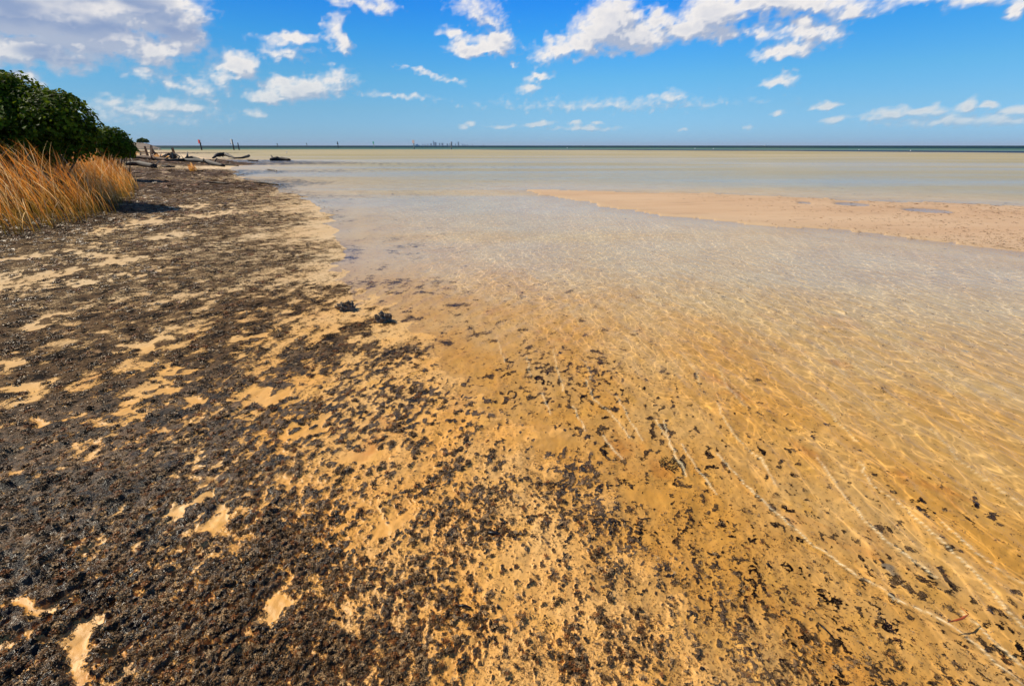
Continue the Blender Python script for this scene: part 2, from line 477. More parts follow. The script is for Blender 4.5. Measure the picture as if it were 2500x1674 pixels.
def ground(x, y):
    """Height and masks of the ground: z, weed, bare distance values."""
    r = np.hypot(x, y)
    wob = fbm(x * 1.1, y * 1.1, 3, 5) * np.clip(r * .015, .02, .5)
    sh = samp(G_shore, x, y) + wob * 1.2
    br = samp(G_bar, x, y) + wob * 1.2 + np.clip(r * .022, 0, 1.1) * fbm(x * .35, y * .9, 4, 12) - .35 * sstep(-x, -5, 0) * (r > 8)
    cover = samp(G_cov, x, y) * (1 - .15 * sstep(-sh, -.5, 1.0))
    cover = np.where(cover < .93, cover * (.97 - .13 * sstep(cover, .55, .8) * (1 - sstep(cover, .86, .93))), cover)
    bw = np.clip(r * .035, .03, .5)
    bare = samp(G_bare, x + bw * fbm(x * 4, y * 4, 4, 8), y + 2 * bw * fbm(x * 4 + 9, y * 4, 4, 9))
    # broad shape
    land = np.where(sh > 0, .022 * np.minimum(sh, 4) + .05 * np.clip(sh - 4, 0, 9), 0)
    depth = np.where(sh < 0, .020 * np.minimum(-sh, 3.5) + .010 * np.clip(-sh - 3.5, 0, 9), 0)
    depth = np.minimum(depth, np.where(br < 0, .006 + .018 * -br, 0))
    depth = np.where(br > -0.0, -.012 - .006 * np.minimum(br, 3), depth)
    depth = depth + .7 * sstep(r, 200, 420) + 10 * sstep(r, 400, 3000)
    z = land - depth
    z = z - .075 * samp(G_pud, x, y) * (br > 0)
    # clumps of weed; the long way runs away from the camera as on the beach
    ca_, sa_ = math.cos(rad(14)), math.sin(rad(14))
    u, v = x * ca_ - y * sa_, (x * sa_ + y * ca_) * .62
    n1 = fbm(u * 2.3, v * 2.3, 3, 101)
    n2 = fbm(u * 9.0, v * 9.0, 3, 111)
    n3 = fbm(u * 26.0, v * 26.0, 3, 121) * lod(r, .036)
    n4 = fbm(x * 60.0, y * 60.0, 2, 125) * lod(r, .018)
    dry = sstep(sh, -1.2, .8)
    n = (.12 + .09 * dry) * n1 + (.20 + .06 * dry) * n2 + .50 * n3 + .55 * n4
    n = n + .25 * fbm(x * .5, y * .5, 2, 131) * sstep(r, 4, 10)
    cover = np.clip(cover - bare * .72, 0.0, 1)
    thr = (0.50 - cover) * 1.0
    edge = .20 + .04 * r
    weed = sstep(n - thr, -edge, edge) * sstep(cover, 0.0, .03)
    weed = np.maximum(weed, sstep(cover, .93, 1.0))
    # far off only the average is left
    big = lod(r, .10)
    weed = weed * big + (1 - big) * np.clip(cover + .18 * n1, 0, 1) * sstep(cover, .02, .05)
    land_ = sstep(sh, -.8, .5)
    lump = fbm(u * 15, v * 15, 3, 141) * lod(r, .055) * .5 + np.abs(perlin(u * 42, v * 42, 151)) * lod(r, .024) * 1.0 + np.abs(perlin(x * 85, y * 85, 152)) * lod(r, .012) * .7
    amp = (.007 + .012 * sstep(cover, .4, .9)) * (.3 + .7 * land_)
    z = z + weed * (amp * .75 + amp * 1.15 * lump)
    z = z + weed * big * sstep(cover, .5, .95) * land_ * .042 * fbm(u * 5.2, v * 5.2, 2, 161)
    # sand between the clumps
    z = z + (1 - weed * .5) * (.0085 * fbm(x * 5.5, y * 4, 3, 171) * lod(r, .12) + .0026 * fbm(x * 22, y * 18, 2, 181) * lod(r, .04))
    return z, weed, sh, br, cover, r


def screen_rows(n, far):
    dy = np.linspace(352, F * 1024 / 2500 * math.tan(math.atan(CAM_H / far) - TILT), n)
    return CAM_H / np.tan(TILT + np.arctan(dy / (F * 1024 / 2500)))


rows_in = np.concatenate([np.linspace(0.04, .85, 40, endpoint=False)])
rows_mid = screen_rows(590, 60)
rows_mid = rows_mid[rows_mid > .86]
rows_out = np.geomspace(60, 32000, 90)[1:]
rs = np.concatenate([rows_in, rows_mid, rows_out])
azs = np.concatenate([np.linspace(-PI, rad(-64), 90, endpoint=False), np.linspace(rad(-64), rad(64), 960), np.linspace(rad(64), PI, 91)[1:]])
A, R, q = polar_grid(azs, rs)
X, Y = R * np.sin(A), R * np.cos(A)
Z, weed, sh, br, cover, r = ground(X, Y)
SA_ = np.sin(A)
deep = sstep(R * (1 + .05 * fbm(X * .02, Y * .02, 3, 201)) - 330 * np.maximum(-SA_, 0) + 50 * np.maximum(SA_, 0), 205, 232)
ground_me = raw_mesh('ground', np.stack([X, Y, Z], -1).reshape(-1, 3), q, True,
                     {'weed': weed, 'deep': deep, 'bar': sstep(br, -.6, .6), 'land': sstep(sh, -.5, .8), 'cover': cover})

gm = bpy.data.materials.new('sand and weed')
gm.use_nodes = True
t = NT(gm.node_tree)
pos = t.n('ShaderNodeNewGeometry').outputs['Position']
flat = t.vm('MULTIPLY', pos, (1, .7, 1))
dist = t.vm('LENGTH', pos)
wd, dp, ba, la = t.attr('weed'), t.attr('deep'), t.attr('bar'), t.attr('land')
nA = t.noise(flat, 1.3, 5, .6)
nB = t.noise(flat, 7.0, 6, .6)
nC = t.noise(flat, 55.0, 6, .65)
nD = t.noise(flat, 230.0, 3, .6)
sand = t.mix(t.ss(nA, .35, .65), (.72, .350, .070), (.74, .43, .145))
sand = t.mix(t.ss(nB, .50, .72), sand, (.76, .40, .09))
sand = t.mix(t.m('MULTIPLY', t.ss(nC, .55, .75), .30), sand, (.30, .17, .08))
grain = t.noise(pos, 420.0, 2, .6)
sand = t.mix(t.m('MULTIPLY', t.ss(grain, .60, .74), .5), sand, (.20, .12, .06))
rust = t.m('MULTIPLY', t.ss(t.noise(flat, 2.1, 4, .6, dist=.5), .57, .70), .55)
sand = t.mix(rust, sand, (.56, .20, .035))
spots = t.ss(t.noise(pos, 4.6, 2, .5), .735, .76)
sand = t.mix(t.m('MULTIPLY', spots, .75), sand, (.14, .15, .14))
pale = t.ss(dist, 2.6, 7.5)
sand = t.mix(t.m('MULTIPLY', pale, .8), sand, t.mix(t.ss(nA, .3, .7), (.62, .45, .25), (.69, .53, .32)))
zz = t.n('ShaderNodeSeparateXYZ', {0: pos}).outputs[2]
sand = t.mix(ba, sand, t.mix(t.ss(t.noise(t.vm('MULTIPLY', pos, (.25, 1, 1)), .5, 4, .6), .35, .65), (.56, .365, .215), (.62, .43, .265)))
sand = t.mix(t.m('MULTIPLY', ba, t.m('MULTIPLY', t.ss(t.noise(t.vm('MULTIPLY', pos, (.5, 2.2, 1)), 1.0, 6, .65), .56, .70), .5)), sand, (.30, .19, .12))
sand = t.mix(t.m('MULTIPLY', ba, t.ss(zz, .022, .004, 0.0, .4)), sand, (.34, .25, .17))
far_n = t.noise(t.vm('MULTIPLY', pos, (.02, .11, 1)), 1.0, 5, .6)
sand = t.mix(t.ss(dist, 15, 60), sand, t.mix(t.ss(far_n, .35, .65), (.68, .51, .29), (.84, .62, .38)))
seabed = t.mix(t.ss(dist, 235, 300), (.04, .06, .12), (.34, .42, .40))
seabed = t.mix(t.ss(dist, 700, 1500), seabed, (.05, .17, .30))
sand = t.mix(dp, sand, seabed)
# weed: wet, dark brown, with rust and grey bits
nE = t.noise(t.vm('MULTIPLY', pos, (1, .75, 1)), 7.0, 11, .80)
nF = t.noise(t.vm('ADD', pos, (5, 3, 1)), 5.0, 12, .84)
wc = t.mix(t.ss(nC, .3, .7), (.026, .015, .007), (.15, .088, .040))
wc = t.mix(t.ss(nD, .48, .70), wc, (.33, .20, .10))
wc = t.mix(t.m('MULTIPLY', t.ss(nB, .60, .72), .4), wc, (.16, .055, .018))
wfac = t.m('ADD', wd, t.m('MULTIPLY', t.m('SUBTRACT', nC, .5), t.ss(wd, 0, .5, 0.0, 1.1)))
wfac = t.m('ADD', wfac, t.m('MULTIPLY', t.m('SUBTRACT', nD, .5), t.m('MULTIPLY', t.ss(wd, .02, .5, 0.0, 1.1), 1.0)))
wc = t.mix(t.ss(nE, .53, .44), wc, (.010, .006, .004))  # black gaps: shade between the weed pieces put into the colour
wc = t.mix(t.ss(nF, .54, .62), wc, (.42, .25, .12))
wc = t.mix(t.ss(dist, 5, 14, 0.0, .55), wc, (.055, .030, .013))
wfac = t.m('ADD', wfac, t.m('MULTIPLY', t.m('SUBTRACT', .48, nF), t.ss(wd, .03, .4, 0.0, 2.6)))
wfac = t.ss(wfac, .36, .56)
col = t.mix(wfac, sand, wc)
h = t.m('ADD', t.m('MULTIPLY', nC, .006), t.m('MULTIPLY', nD, .003))
h = t.m('MULTIPLY', h, t.m('ADD', .24, t.m('MULTIPLY', wfac, 1.3)))
bmp = t.n('ShaderNodeBump', {'Height': h, 'Distance': 1.0, 'Strength': 1.0})
p = t.n('ShaderNodeBsdfPrincipled', {'Base Color': col, 'Normal': bmp.outputs[0]})
rg = t.mix(wfac, (.42, .42, .42), t.mix(t.ss(dist, 1.5, 6), (.24, .24, .24), (.6, .6, .6)))
rg = t.mix(ba, rg, (.6, .6, .6))
t.put(p.inputs['Roughness'], rg)
t.put(p.inputs['Specular IOR Level'], t.m('MULTIPLY', t.m('MULTIPLY_ADD', wfac, .05, .22), t.m('MULTIPLY', t.ss(dist, 1.6, 4.5, 1.0, .05), t.ss(t.n('ShaderNodeSeparateXYZ', {0: pos}).outputs[2], -.006, .002))))
t.n('ShaderNodeOutputMaterial', {0: p.outputs[0]})
obj('ground', ground_me, gm, kind='structure')

# ------------------------------------------------------------------ water
# crests of the wavelets, traced on the 2342 px copy
CRESTS = [[(1640, 925), (1655, 960), (1690, 1010), (1745, 1050), (1775, 1110)],
          [(1868, 1045), (1930, 1130), (1985, 1200), (2060, 1262), (2140, 1320)],
          [(1965, 1060), (1990, 1105), (2060, 1155), (2110, 1200), (2230, 1310), (2342, 1440)],
          [(1700, 1105), (1760, 1160), (1850, 1240), (1935, 1300), (2050, 1375), (2105, 1395)],
          [(2115, 1400), (2190, 1440), (2290, 1530), (2342, 1575)], [(2205, 1400), (2250, 1445), (2342, 1525)],
          [(1340, 870), (1355, 910), (1400, 950), (1440, 1000)], [(1412, 905), (1440, 960), (1470, 1010)],
          [(1265, 800), (1275, 850), (1290, 895)], [(1205, 815), (1212, 860)], [(1340, 830), (1352, 870)], [(1135, 770), (1155, 830)], [(1500, 960), (1540, 1030), (1570, 1090)],
          [(1560, 810), (1590, 850), (1600, 880)], [(1640, 835), (1660, 880), (1700, 930)], [(1520, 965), (1528, 1000)], [(1980, 925), (2010, 965)],
          [(2060, 790), (2120, 850), (2200, 900)], [(2130, 980), (2190, 1050), (2290, 1130), (2342, 1160)], 
          [(1850, 900), (1900, 950), (1960, 1010)], [(1640, 1040), (1700, 1100)], [(1300, 700), (1330, 750)], [(1450, 760), (1480, 800)], [(2150, 1190), (2240, 1270), (2330, 1330)],
          [(1560, 1020), (1600, 1080), (1640, 1130)], [(1380, 1000), (1420, 1050)], [(1900, 780), (1930, 820), (1990, 860)], [(1240, 900), (1260, 950)], [(1310, 930), (1340, 985)]]


def crest_field(x, y):
    """Signed distance to the nearest crest (metres) and how strong it is there."""
    best = np.full(x.shape, 9.0, np.float32)
    for line in CRESTS:
        p_ = [gp(a * 1.0674, b * 1.0674)[:2] for a, b in line]
        lo_, hi_ = np.min(p_, 0) - .3, np.max(p_, 0) + .3
        idx = np.nonzero(((x > lo_[0]) & (x < hi_[0]) & (y > lo_[1]) & (y < hi_[1])).ravel())[0]
        if not len(idx):
            continue
        xs, ys = x.ravel()[idx], y.ravel()[idx]
        wob_ = .012 * fbm(xs * 12, ys * 12, 3, 301)
        tot = sum(np.linalg.norm(b - a) for a, b in zip(p_, p_[1:]))
        run = 0
        bb = best.ravel()[idx]
        for a, b in zip(p_, p_[1:]):
            e_ = b - a
            l_ = np.linalg.norm(e_)
            k = np.clip(((xs - a[0]) * e_[0] + (ys - a[1]) * e_[1]) / l_ ** 2, 0, 1)
            dx, dy = xs - a[0] - k * e_[0], ys - a[1] - k * e_[1]
            s_ = (e_[0] * dy - e_[1] * dx) / l_
            d_ = np.hypot(dx, dy) * np.sign(s_) + wob_
            bb = np.where(np.abs(d_) < np.abs(bb), d_, bb)
            run += l_
        best.ravel()[idx] = bb
    return best


rows_mid = screen_rows(430, 40)
rows_mid = rows_mid[rows_mid > .8]
rs = np.concatenate([[.04, .2, .4, .6], rows_mid, np.geomspace(40, 32000, 70)[1:]])
azs = np.concatenate([np.linspace(-PI, rad(-45), 40, endpoint=False), np.linspace(rad(-45), rad(64), 680), np.linspace(rad(64), PI, 41)[1:]])
A, R, q = polar_grid(azs, rs)
X, Y = R * np.sin(A), R * np.cos(A)
_, _, sh, br, _, _ = ground(X, Y)
off = np.clip(-sh, 0, 9)
calm = sstep(-sh, .0, 1.6)
rng = np.random.default_rng(7)
Zw = np.zeros(X.shape)
for i in range(26):
    lam = rng.uniform(.07, .22)
    th = rad(168) + rng.normal(0, .35)            # wavelets roll in from the right
    kx, ky = math.cos(th) * 2 * PI / lam, math.sin(th) * 2 * PI / lam
    Zw += np.sin(kx * X + ky * Y + rng.uniform(0, 6.28) + 1.6 * perlin(X * .8, Y * .8, 310 + i % 3)) * lam * .0065 * lod(R, lam * .5)
Zw *= .25 + .75 * calm
cr = crest_field(X, Y)
wide = .012 + .0035 * R
Zw += .006 * np.exp(-(cr / wide) ** 2)
crest_caustic = np.exp(-(cr / (.0021 + .0010 * R)) ** 2)  # mask for bright caustic lines painted along the crests
crest_caustic *= sstep(fbm(X * 16, Y * 16, 3, 320), -1.5, .1) * (1 - .7 * sstep(R, 1.8, 4.0))
_bz = ground(X, Y)[0]
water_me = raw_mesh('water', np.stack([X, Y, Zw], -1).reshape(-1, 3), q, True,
                    {'depth': np.clip(-_bz, 0, 3), 'crest_caustic': crest_caustic, 'calm': calm})
wm = bpy.data.materials.new('clear shallow water')
wm.use_nodes = True
t = NT(wm.node_tree)
pos = t.n('ShaderNodeNewGeometry').outputs['Position']
dist = t.vm('LENGTH', pos)
dep, fo, cal = t.attr('depth'), t.attr('crest_caustic'), t.attr('calm')
mapd = t.n('ShaderNodeMapping', {'Vector': pos, 'Rotation': (0, 0, rad(12)), 'Scale': (1, .42, 1)}).outputs[0]
warp = t.vm('ADD', mapd, t.vm('SCALE', t.noise(mapd, 5.0, 2, .5, out=1), .16))
r1 = t.noise(warp, 9.0, 4, .55)
r2 = t.noise(warp, 30.0, 3, .55)
hw = t.m('ADD', t.m('MULTIPLY', r1, .016), t.m('MULTIPLY', r2, .0035))
hw = t.m('MULTIPLY', hw, t.m('MULTIPLY_ADD', cal, .8, .2))
big = t.noise(t.vm('MULTIPLY', pos, (.25, 1, 1)), 1.3, 5, .6)
hw = t.m('ADD', hw, t.m('MULTIPLY', big, t.ss(dist, 5, 40, 0, .10)))
bmp = t.n('ShaderNodeBump', {'Height': hw, 'Distance': 1.0, 'Strength': 1.0})
# light gathered by the wavelets, painted into the transmission as a thin bright net
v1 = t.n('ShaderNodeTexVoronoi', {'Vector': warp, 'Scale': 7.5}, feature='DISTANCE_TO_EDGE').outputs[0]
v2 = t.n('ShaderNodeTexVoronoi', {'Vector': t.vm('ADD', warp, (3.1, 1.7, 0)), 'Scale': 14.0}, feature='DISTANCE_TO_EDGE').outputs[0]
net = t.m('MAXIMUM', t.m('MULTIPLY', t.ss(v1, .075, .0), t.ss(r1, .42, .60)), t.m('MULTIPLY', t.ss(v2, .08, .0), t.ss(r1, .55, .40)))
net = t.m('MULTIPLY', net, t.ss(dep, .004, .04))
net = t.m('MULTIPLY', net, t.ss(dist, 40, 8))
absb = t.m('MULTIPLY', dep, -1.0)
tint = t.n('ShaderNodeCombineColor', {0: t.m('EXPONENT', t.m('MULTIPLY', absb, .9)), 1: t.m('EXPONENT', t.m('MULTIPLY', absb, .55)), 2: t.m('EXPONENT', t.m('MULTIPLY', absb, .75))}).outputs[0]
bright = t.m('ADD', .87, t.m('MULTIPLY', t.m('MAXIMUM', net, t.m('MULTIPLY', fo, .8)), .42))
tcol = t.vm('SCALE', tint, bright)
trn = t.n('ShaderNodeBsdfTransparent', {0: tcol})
gl = t.n('ShaderNodeBsdfGlossy', {'Color': (1, 1, 1, 1), 'Roughness': .06, 'Normal': bmp.outputs[0]})
t.put(gl.inputs['Roughness'], t.ss(dist, 4, 60, .04, .22))
cosi = t.m('ABSOLUTE', t.vm('DOT_PRODUCT', bmp.outputs[0], t.n('ShaderNodeNewGeometry').outputs['Incoming']))
schlick = t.m('MULTIPLY_ADD', t.m('POWER', t.m('SUBTRACT', 1.0, cosi, clamp=True), 5.0), .97, .02)
wind = t.noise(t.vm('MULTIPLY', pos, (.022, .12, 1)), 1.0, 4, .55)
frs = t.m('MULTIPLY', t.m('MULTIPLY', schlick, t.ss(dist, 22, 110, .52, .12)), t.ss(wind, .38, .62, .55, 1.35))
mx = t.n('ShaderNodeMixShader', {0: frs, 1: trn.outputs[0], 2: gl.outputs[0]})
fd = t.n('ShaderNodeBsdfDiffuse', {0: (.90, .72, .42, 1)})  # cream colour standing in for light focused along the crests
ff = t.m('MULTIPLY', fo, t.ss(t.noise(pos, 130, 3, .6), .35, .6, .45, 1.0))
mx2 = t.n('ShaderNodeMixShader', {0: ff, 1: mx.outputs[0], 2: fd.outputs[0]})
t.n('ShaderNodeOutputMaterial', {0: mx2.outputs[0]})
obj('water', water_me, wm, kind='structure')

# ------------------------------------------------------------------ loose weed lying on sand and in the water
fm = bpy.data.materials.new('wet weed flake')
fm.use_nodes = True
t = NT(fm.node_tree)
rnd = t.n('ShaderNodeObjectInfo').outputs['Random']
co = t.n('ShaderNodeNewGeometry').outputs['Position']
fn = t.noise(co, 60, 4, .6)
fc = t.mix(t.ss(fn, .35, .65), (.016, .008, .003), (.25, .135, .050))
fc = t.mix(t.m('GREATER_THAN', rnd, .86), fc, (.27, .10, .025))
fc = t.mix(t.m('LESS_THAN', rnd, .26), fc, (.46, .29, .13))
p = t.n('ShaderNodeBsdfPrincipled', {'Base Color': fc, 'Roughness': .44})
p.inputs['Specular IOR Level'].default_value = .17
t.n('ShaderNodeOutputMaterial', {0: p.outputs[0]})


def clump_mesh(seed, n, spread, high, size):
    r_ = np.random.default_rng(seed)
    vs, fs = [], []
    for k in range(n):
        rr = spread * math.sqrt(r_.uniform()) * (.7 + .3 * r_.uniform())
        th = r_.uniform(0, 2 * PI)
        c = np.array([rr * math.cos(th), rr * math.sin(th), r_.uniform(.0, high) * (1.05 - rr / spread)])
        h_ = r_.uniform(0, 2 * PI)
        d_ = np.array([math.cos(h_), math.sin(h_), r_.normal(0, .5)])
        d_ /= np.linalg.norm(d_)
        sd = np.cross(d_, np.array([r_.normal(0, .5), r_.normal(0, .5), 1]))
        sd /= np.linalg.norm(sd)
        up = np.cross(sd, d_)
        ln, wd_ = size * r_.uniform(.6, 1.5), size * r_.uniform(.18, .42)
        curl = r_.uniform(-.6, .9)
        b = len(vs)
        for j, u in enumerate((-.5, -.15, .2, .5)):
            q_ = c + d_ * u * ln + up * (curl * ln * (.25 - u * u)) + sd * r_.normal(0, .12) * ln
            w_ = wd_ * (1, 1.1, .8, .25)[j]
            vs += [q_ - sd * w_, q_ + sd * w_ + up * r_.normal(0, .3) * w_]
        for j in range(3):
            fs.append((b + 2 * j, b + 2 * j + 1, b + 2 * j + 3, b + 2 * j + 2))
    return raw_mesh('weed_clump', vs, fs, False)


protos = []
for k, (n, sp, hi, sz) in enumerate([(34, 1.0, .50, .42), (26, 1.0, .40, .40), (40, 1.1, .45, .30), (30, .9, .6, .36), (12, 1.0, .15, .34), (7, 1.0, .10, .40)]):
    o = obj('weed_clump', clump_mesh(900 + k, n, sp, hi, sz), fm, kind='stuff')
    px, py = [(250, 1500), (420, 1420), (600, 1330), (150, 1250), (1250, 1420), (1450, 1350)][k]
    g_ = gp(px * 1.0674, py * 1.0674)
    o.location = (g_[0], g_[1], float(ground(g_[:1], g_[1:2])[0][0]) + .002)
    o.scale = (.024, .024, .018)
    protos.append(o)

rng = np.random.default_rng(42)
N = 330000
dyy = np.concatenate([rng.uniform(-186, 352, 285000), rng.uniform(-186, -125, N - 285000)])
r = CAM_H / np.tan(TILT + np.arctan(dyy / (F * 1024 / 2500)))
a = rng.uniform(rad(-63), rad(63), N)
# screen rows are those straight ahead: push to the sides
x, y = r * np.sin(a), r * np.cos(a)
z, weed, sh, br, cover, rr = ground(x, y)
bare = samp(G_bare, x, y)
pr = np.where(weed > .5, .15 + .17 * cover, (.05 + .42 * cover ** 1.3) * np.clip(cover * 3, 0, 1) * (1 - bare))
pr = pr * (1 - .75 * bare)
pr = np.where(cover < .03, 0, pr)
pr = np.where(br > 0, pr * 8, pr)
pr = np.where((rr > 9) & (cover > .6), .45, pr)
keep = (rng.uniform(size=N) < pr) & (rr < 70)
x, y, z, weed, cover, rr, sh = x[keep], y[keep], z[keep], weed[keep], cover[keep], rr[keep], sh[keep]
n = len(x)
slant = np.hypot(rr, CAM_H)
sc = slant * rng.uniform(.0022, .0078, n) * np.where(weed > .5, 1.0, .6)
wet = sh < 0
sz = np.minimum(sc * np.where(wet, .35, .9), .028)
thin = (weed <= .5) | wet | (rng.uniform(size=n) < .2)
tiny = rng.uniform(size=n) < .25
which = np.where(thin, rng.integers(4, 6, n), rng.integers(0, 4, n))
# fine crumbs between the clumps, everywhere the weed has been
M_ = 460000
dy2 = np.concatenate([rng.uniform(-175, 352, M_ - 60000), rng.uniform(-150, -40, 60000)])
r2 = CAM_H / np.tan(TILT + np.arctan(dy2 / (F * 1024 / 2500)))
a2 = rng.uniform(rad(-63), rad(62), M_)
x2, y2 = r2 * np.sin(a2), r2 * np.cos(a2)
z2, weed2, sh2, br2, cover2, rr2 = ground(x2, y2)
clus = sstep(fbm(x2 * 7, y2 * 5, 3, 401) + .4 * fbm(x2 * 30, y2 * 24, 2, 402), -.5, .6)
p2 = (.03 + .62 * np.clip(cover2, 0, .75)) * (.12 + .88 * clus) * sstep(cover2, .01, .2) * (1 - .55 * samp(G_bare, x2, y2)) * (1 - .6 * (weed2 > .6)) * np.where((rr2 < 6) & (sh2 < 2.2), .95, .55)
k2 = rng.uniform(size=M_) < p2
x2, y2, z2, sh2, rr2 = x2[k2], y2[k2], z2[k2], sh2[k2], rr2[k2]
n2_ = len(x2)
sc2 = np.hypot(rr2, CAM_H) * rng.uniform(.0016, .0040, n2_)
x, y, z, sc = np.concatenate([x, x2]), np.concatenate([y, y2]), np.concatenate([z, z2]), np.concatenate([sc, sc2])
sz = np.concatenate([sz, np.minimum(sc2 * np.where(sh2 < 0, .35, .8), .02)])
which = np.concatenate([which, np.full(n2_, 5)])
n = n + n2_
pm = bpy.data.meshes.new('loose_weed')
pm.vertices.add(n)
pm.vertices.foreach_set('co', np.stack([x, y, z + .0005], -1).astype(np.float32).ravel())
for nm, ty, ar_ in (('size', 'FLOAT_VECTOR', np.stack([sc, sc * rng.uniform(.6, 1, n), sz], -1)), ('turn', 'FLOAT_VECTOR', np.stack([rng.normal(0, .15, n), rng.normal(0, .15, n), rng.uniform(0, 6.28, n)], -1))):
    at_ = pm.attributes.new(nm, ty, 'POINT')
    at_.data.foreach_set('vector', ar_.astype(np.float32).ravel())
at_ = pm.attributes.new('which', 'INT', 'POINT')
at_.data.foreach_set('value', which.astype(np.int32))
lw = obj('loose_weed', pm, fm, kind='stuff')
gng = bpy.data.node_groups.new('scatter', 'GeometryNodeTree')
gng.interface.new_socket('Geometry', in_out='INPUT', socket_type='NodeSocketGeometry')
gng.interface.new_socket('Geometry', in_out='OUTPUT', socket_type='NodeSocketGeometry')
gi, go = gng.nodes.new('NodeGroupInput'), gng.nodes.new('NodeGroupOutput')
iop = gng.nodes.new('GeometryNodeInstanceOnPoints')
g2i = gng.nodes.new('GeometryNodeGeometryToInstance')
for o in reversed(protos):
    oi = gng.nodes.new('GeometryNodeObjectInfo')
    oi.transform_space = 'ORIGINAL'
    oi.inputs['Object'].default_value = o
    gng.links.new(oi.outputs['Geometry'], g2i.inputs[0])
iop.inputs['Pick Instance'].default_value = True


def named(nm, ty):
    nd = gng.nodes.new('GeometryNodeInputNamedAttribute')
    nd.data_type = ty
    nd.inputs[0].default_value = nm
    return nd.outputs[0]


gng.links.new(gi.outputs[0], iop.inputs['Points'])
gng.links.new(g2i.outputs[0], iop.inputs['Instance'])
gng.links.new(named('which', 'INT'), iop.inputs['Instance Index'])
gng.links.new(named('turn', 'FLOAT_VECTOR'), iop.inputs['Rotation'])
gng.links.new(named('size', 'FLOAT_VECTOR'), iop.inputs['Scale'])
gng.links.new(iop.outputs[0], go.inputs[0])
md = lw.modifiers.new('scatter', 'NODES')
md.node_group = gng
print('weed clumps', n)

# ------------------------------------------------------------------ bushes and grass on the left
def ground_z(x, y):
    return float(ground(np.array([float(x)]), np.array([float(y)]))[0][0])


lm = bpy.data.materials.new('leaf')
lm.use_nodes = True
t = NT(lm.node_tree)
hue = t.attr('hue')
lc = t.mix(hue, (.010, .026, .002), (.12, .19, .008))
p = t.n('ShaderNodeBsdfPrincipled', {'Base Color': lc, 'Roughness': .7, 'Specular IOR Level': .08})
tl = t.n('ShaderNodeBsdfTranslucent', {0: t.mix(hue, (.07, .13, .005), (.38, .48, .025))})
mx = t.n('ShaderNodeMixShader', {0: .16, 1: p.outputs[0], 2: tl.outputs[0]})
t.n('ShaderNodeOutputMaterial', {0: mx.outputs[0]})
lm2 = lm.copy()
lm2.name = 'yellow green leaf'
for nd in lm2.node_tree.nodes:
    if nd.type == 'MIX' and abs(nd.inputs[7].default_value[1] - .20) < .001:
        nd.inputs[6].default_value = (.06, .10, .006, 1)
        nd.inputs[7].default_value = (.34, .38, .03, 1)
bark = simple_mat('bark', (.11, .08, .055), .85, noise=14, bump=.02)


def tube(path, radii, sides=8, seed=0, rough=0.0):
    r_ = np.random.default_rng(seed)
    P_ = [np.asarray(p_, float) for p_ in path]
    vs, fs = [], []
    for i, c in enumerate(P_):
        d_ = P_[min(i + 1, len(P_) - 1)] - P_[max(i - 1, 0)]
        d_ /= np.linalg.norm(d_) + 1e-9
        a_ = np.cross(d_, (0, 0, 1) if abs(d_[2]) < .9 else (1, 0, 0))
        a_ /= np.linalg.norm(a_)
        b_ = np.cross(d_, a_)
        for k in range(sides):
            th = 2 * PI * k / sides
            rr_ = radii[i] * (1 + rough * r_.normal())
            vs.append(c + rr_ * (math.cos(th) * a_ + math.sin(th) * b_))
    n_ = len(P_)
    for i in range(n_ - 1):
        for k in range(sides):
            k2 = (k + 1) % sides
            fs.append((i * sides + k, i * sides + k2, (i + 1) * sides + k2, (i + 1) * sides + k))
    c0, c1_ = len(vs), len(vs) + 1
    vs += [P_[0], P_[-1]]
    for k in range(sides):
        k2 = (k + 1) % sides
        fs.append((c0, k2, k, k))
        fs.append((c1_, (n_ - 1) * sides + k, (n_ - 1) * sides + k2, (n_ - 1) * sides + k2))
    return vs, fs


def faces_mesh(name, vs, fs, smooth=True):
    me = bpy.data.meshes.new(name)
    me.from_pydata([tuple(map(float, v)) for v in vs], [], [tuple(dict.fromkeys(f)) for f in fs])
    for p_ in me.polygons:
        p_.use_smooth = smooth
    me.update()
    return me


def tubes_mesh(name, parts, smooth=True):
    vs, fs = [], []
    for v, f in parts:
        b = len(vs)
        vs += list(v)
        fs += [tuple(i + b for i in q_) for q_ in f]
    return faces_mesh(name, vs, fs, smooth)


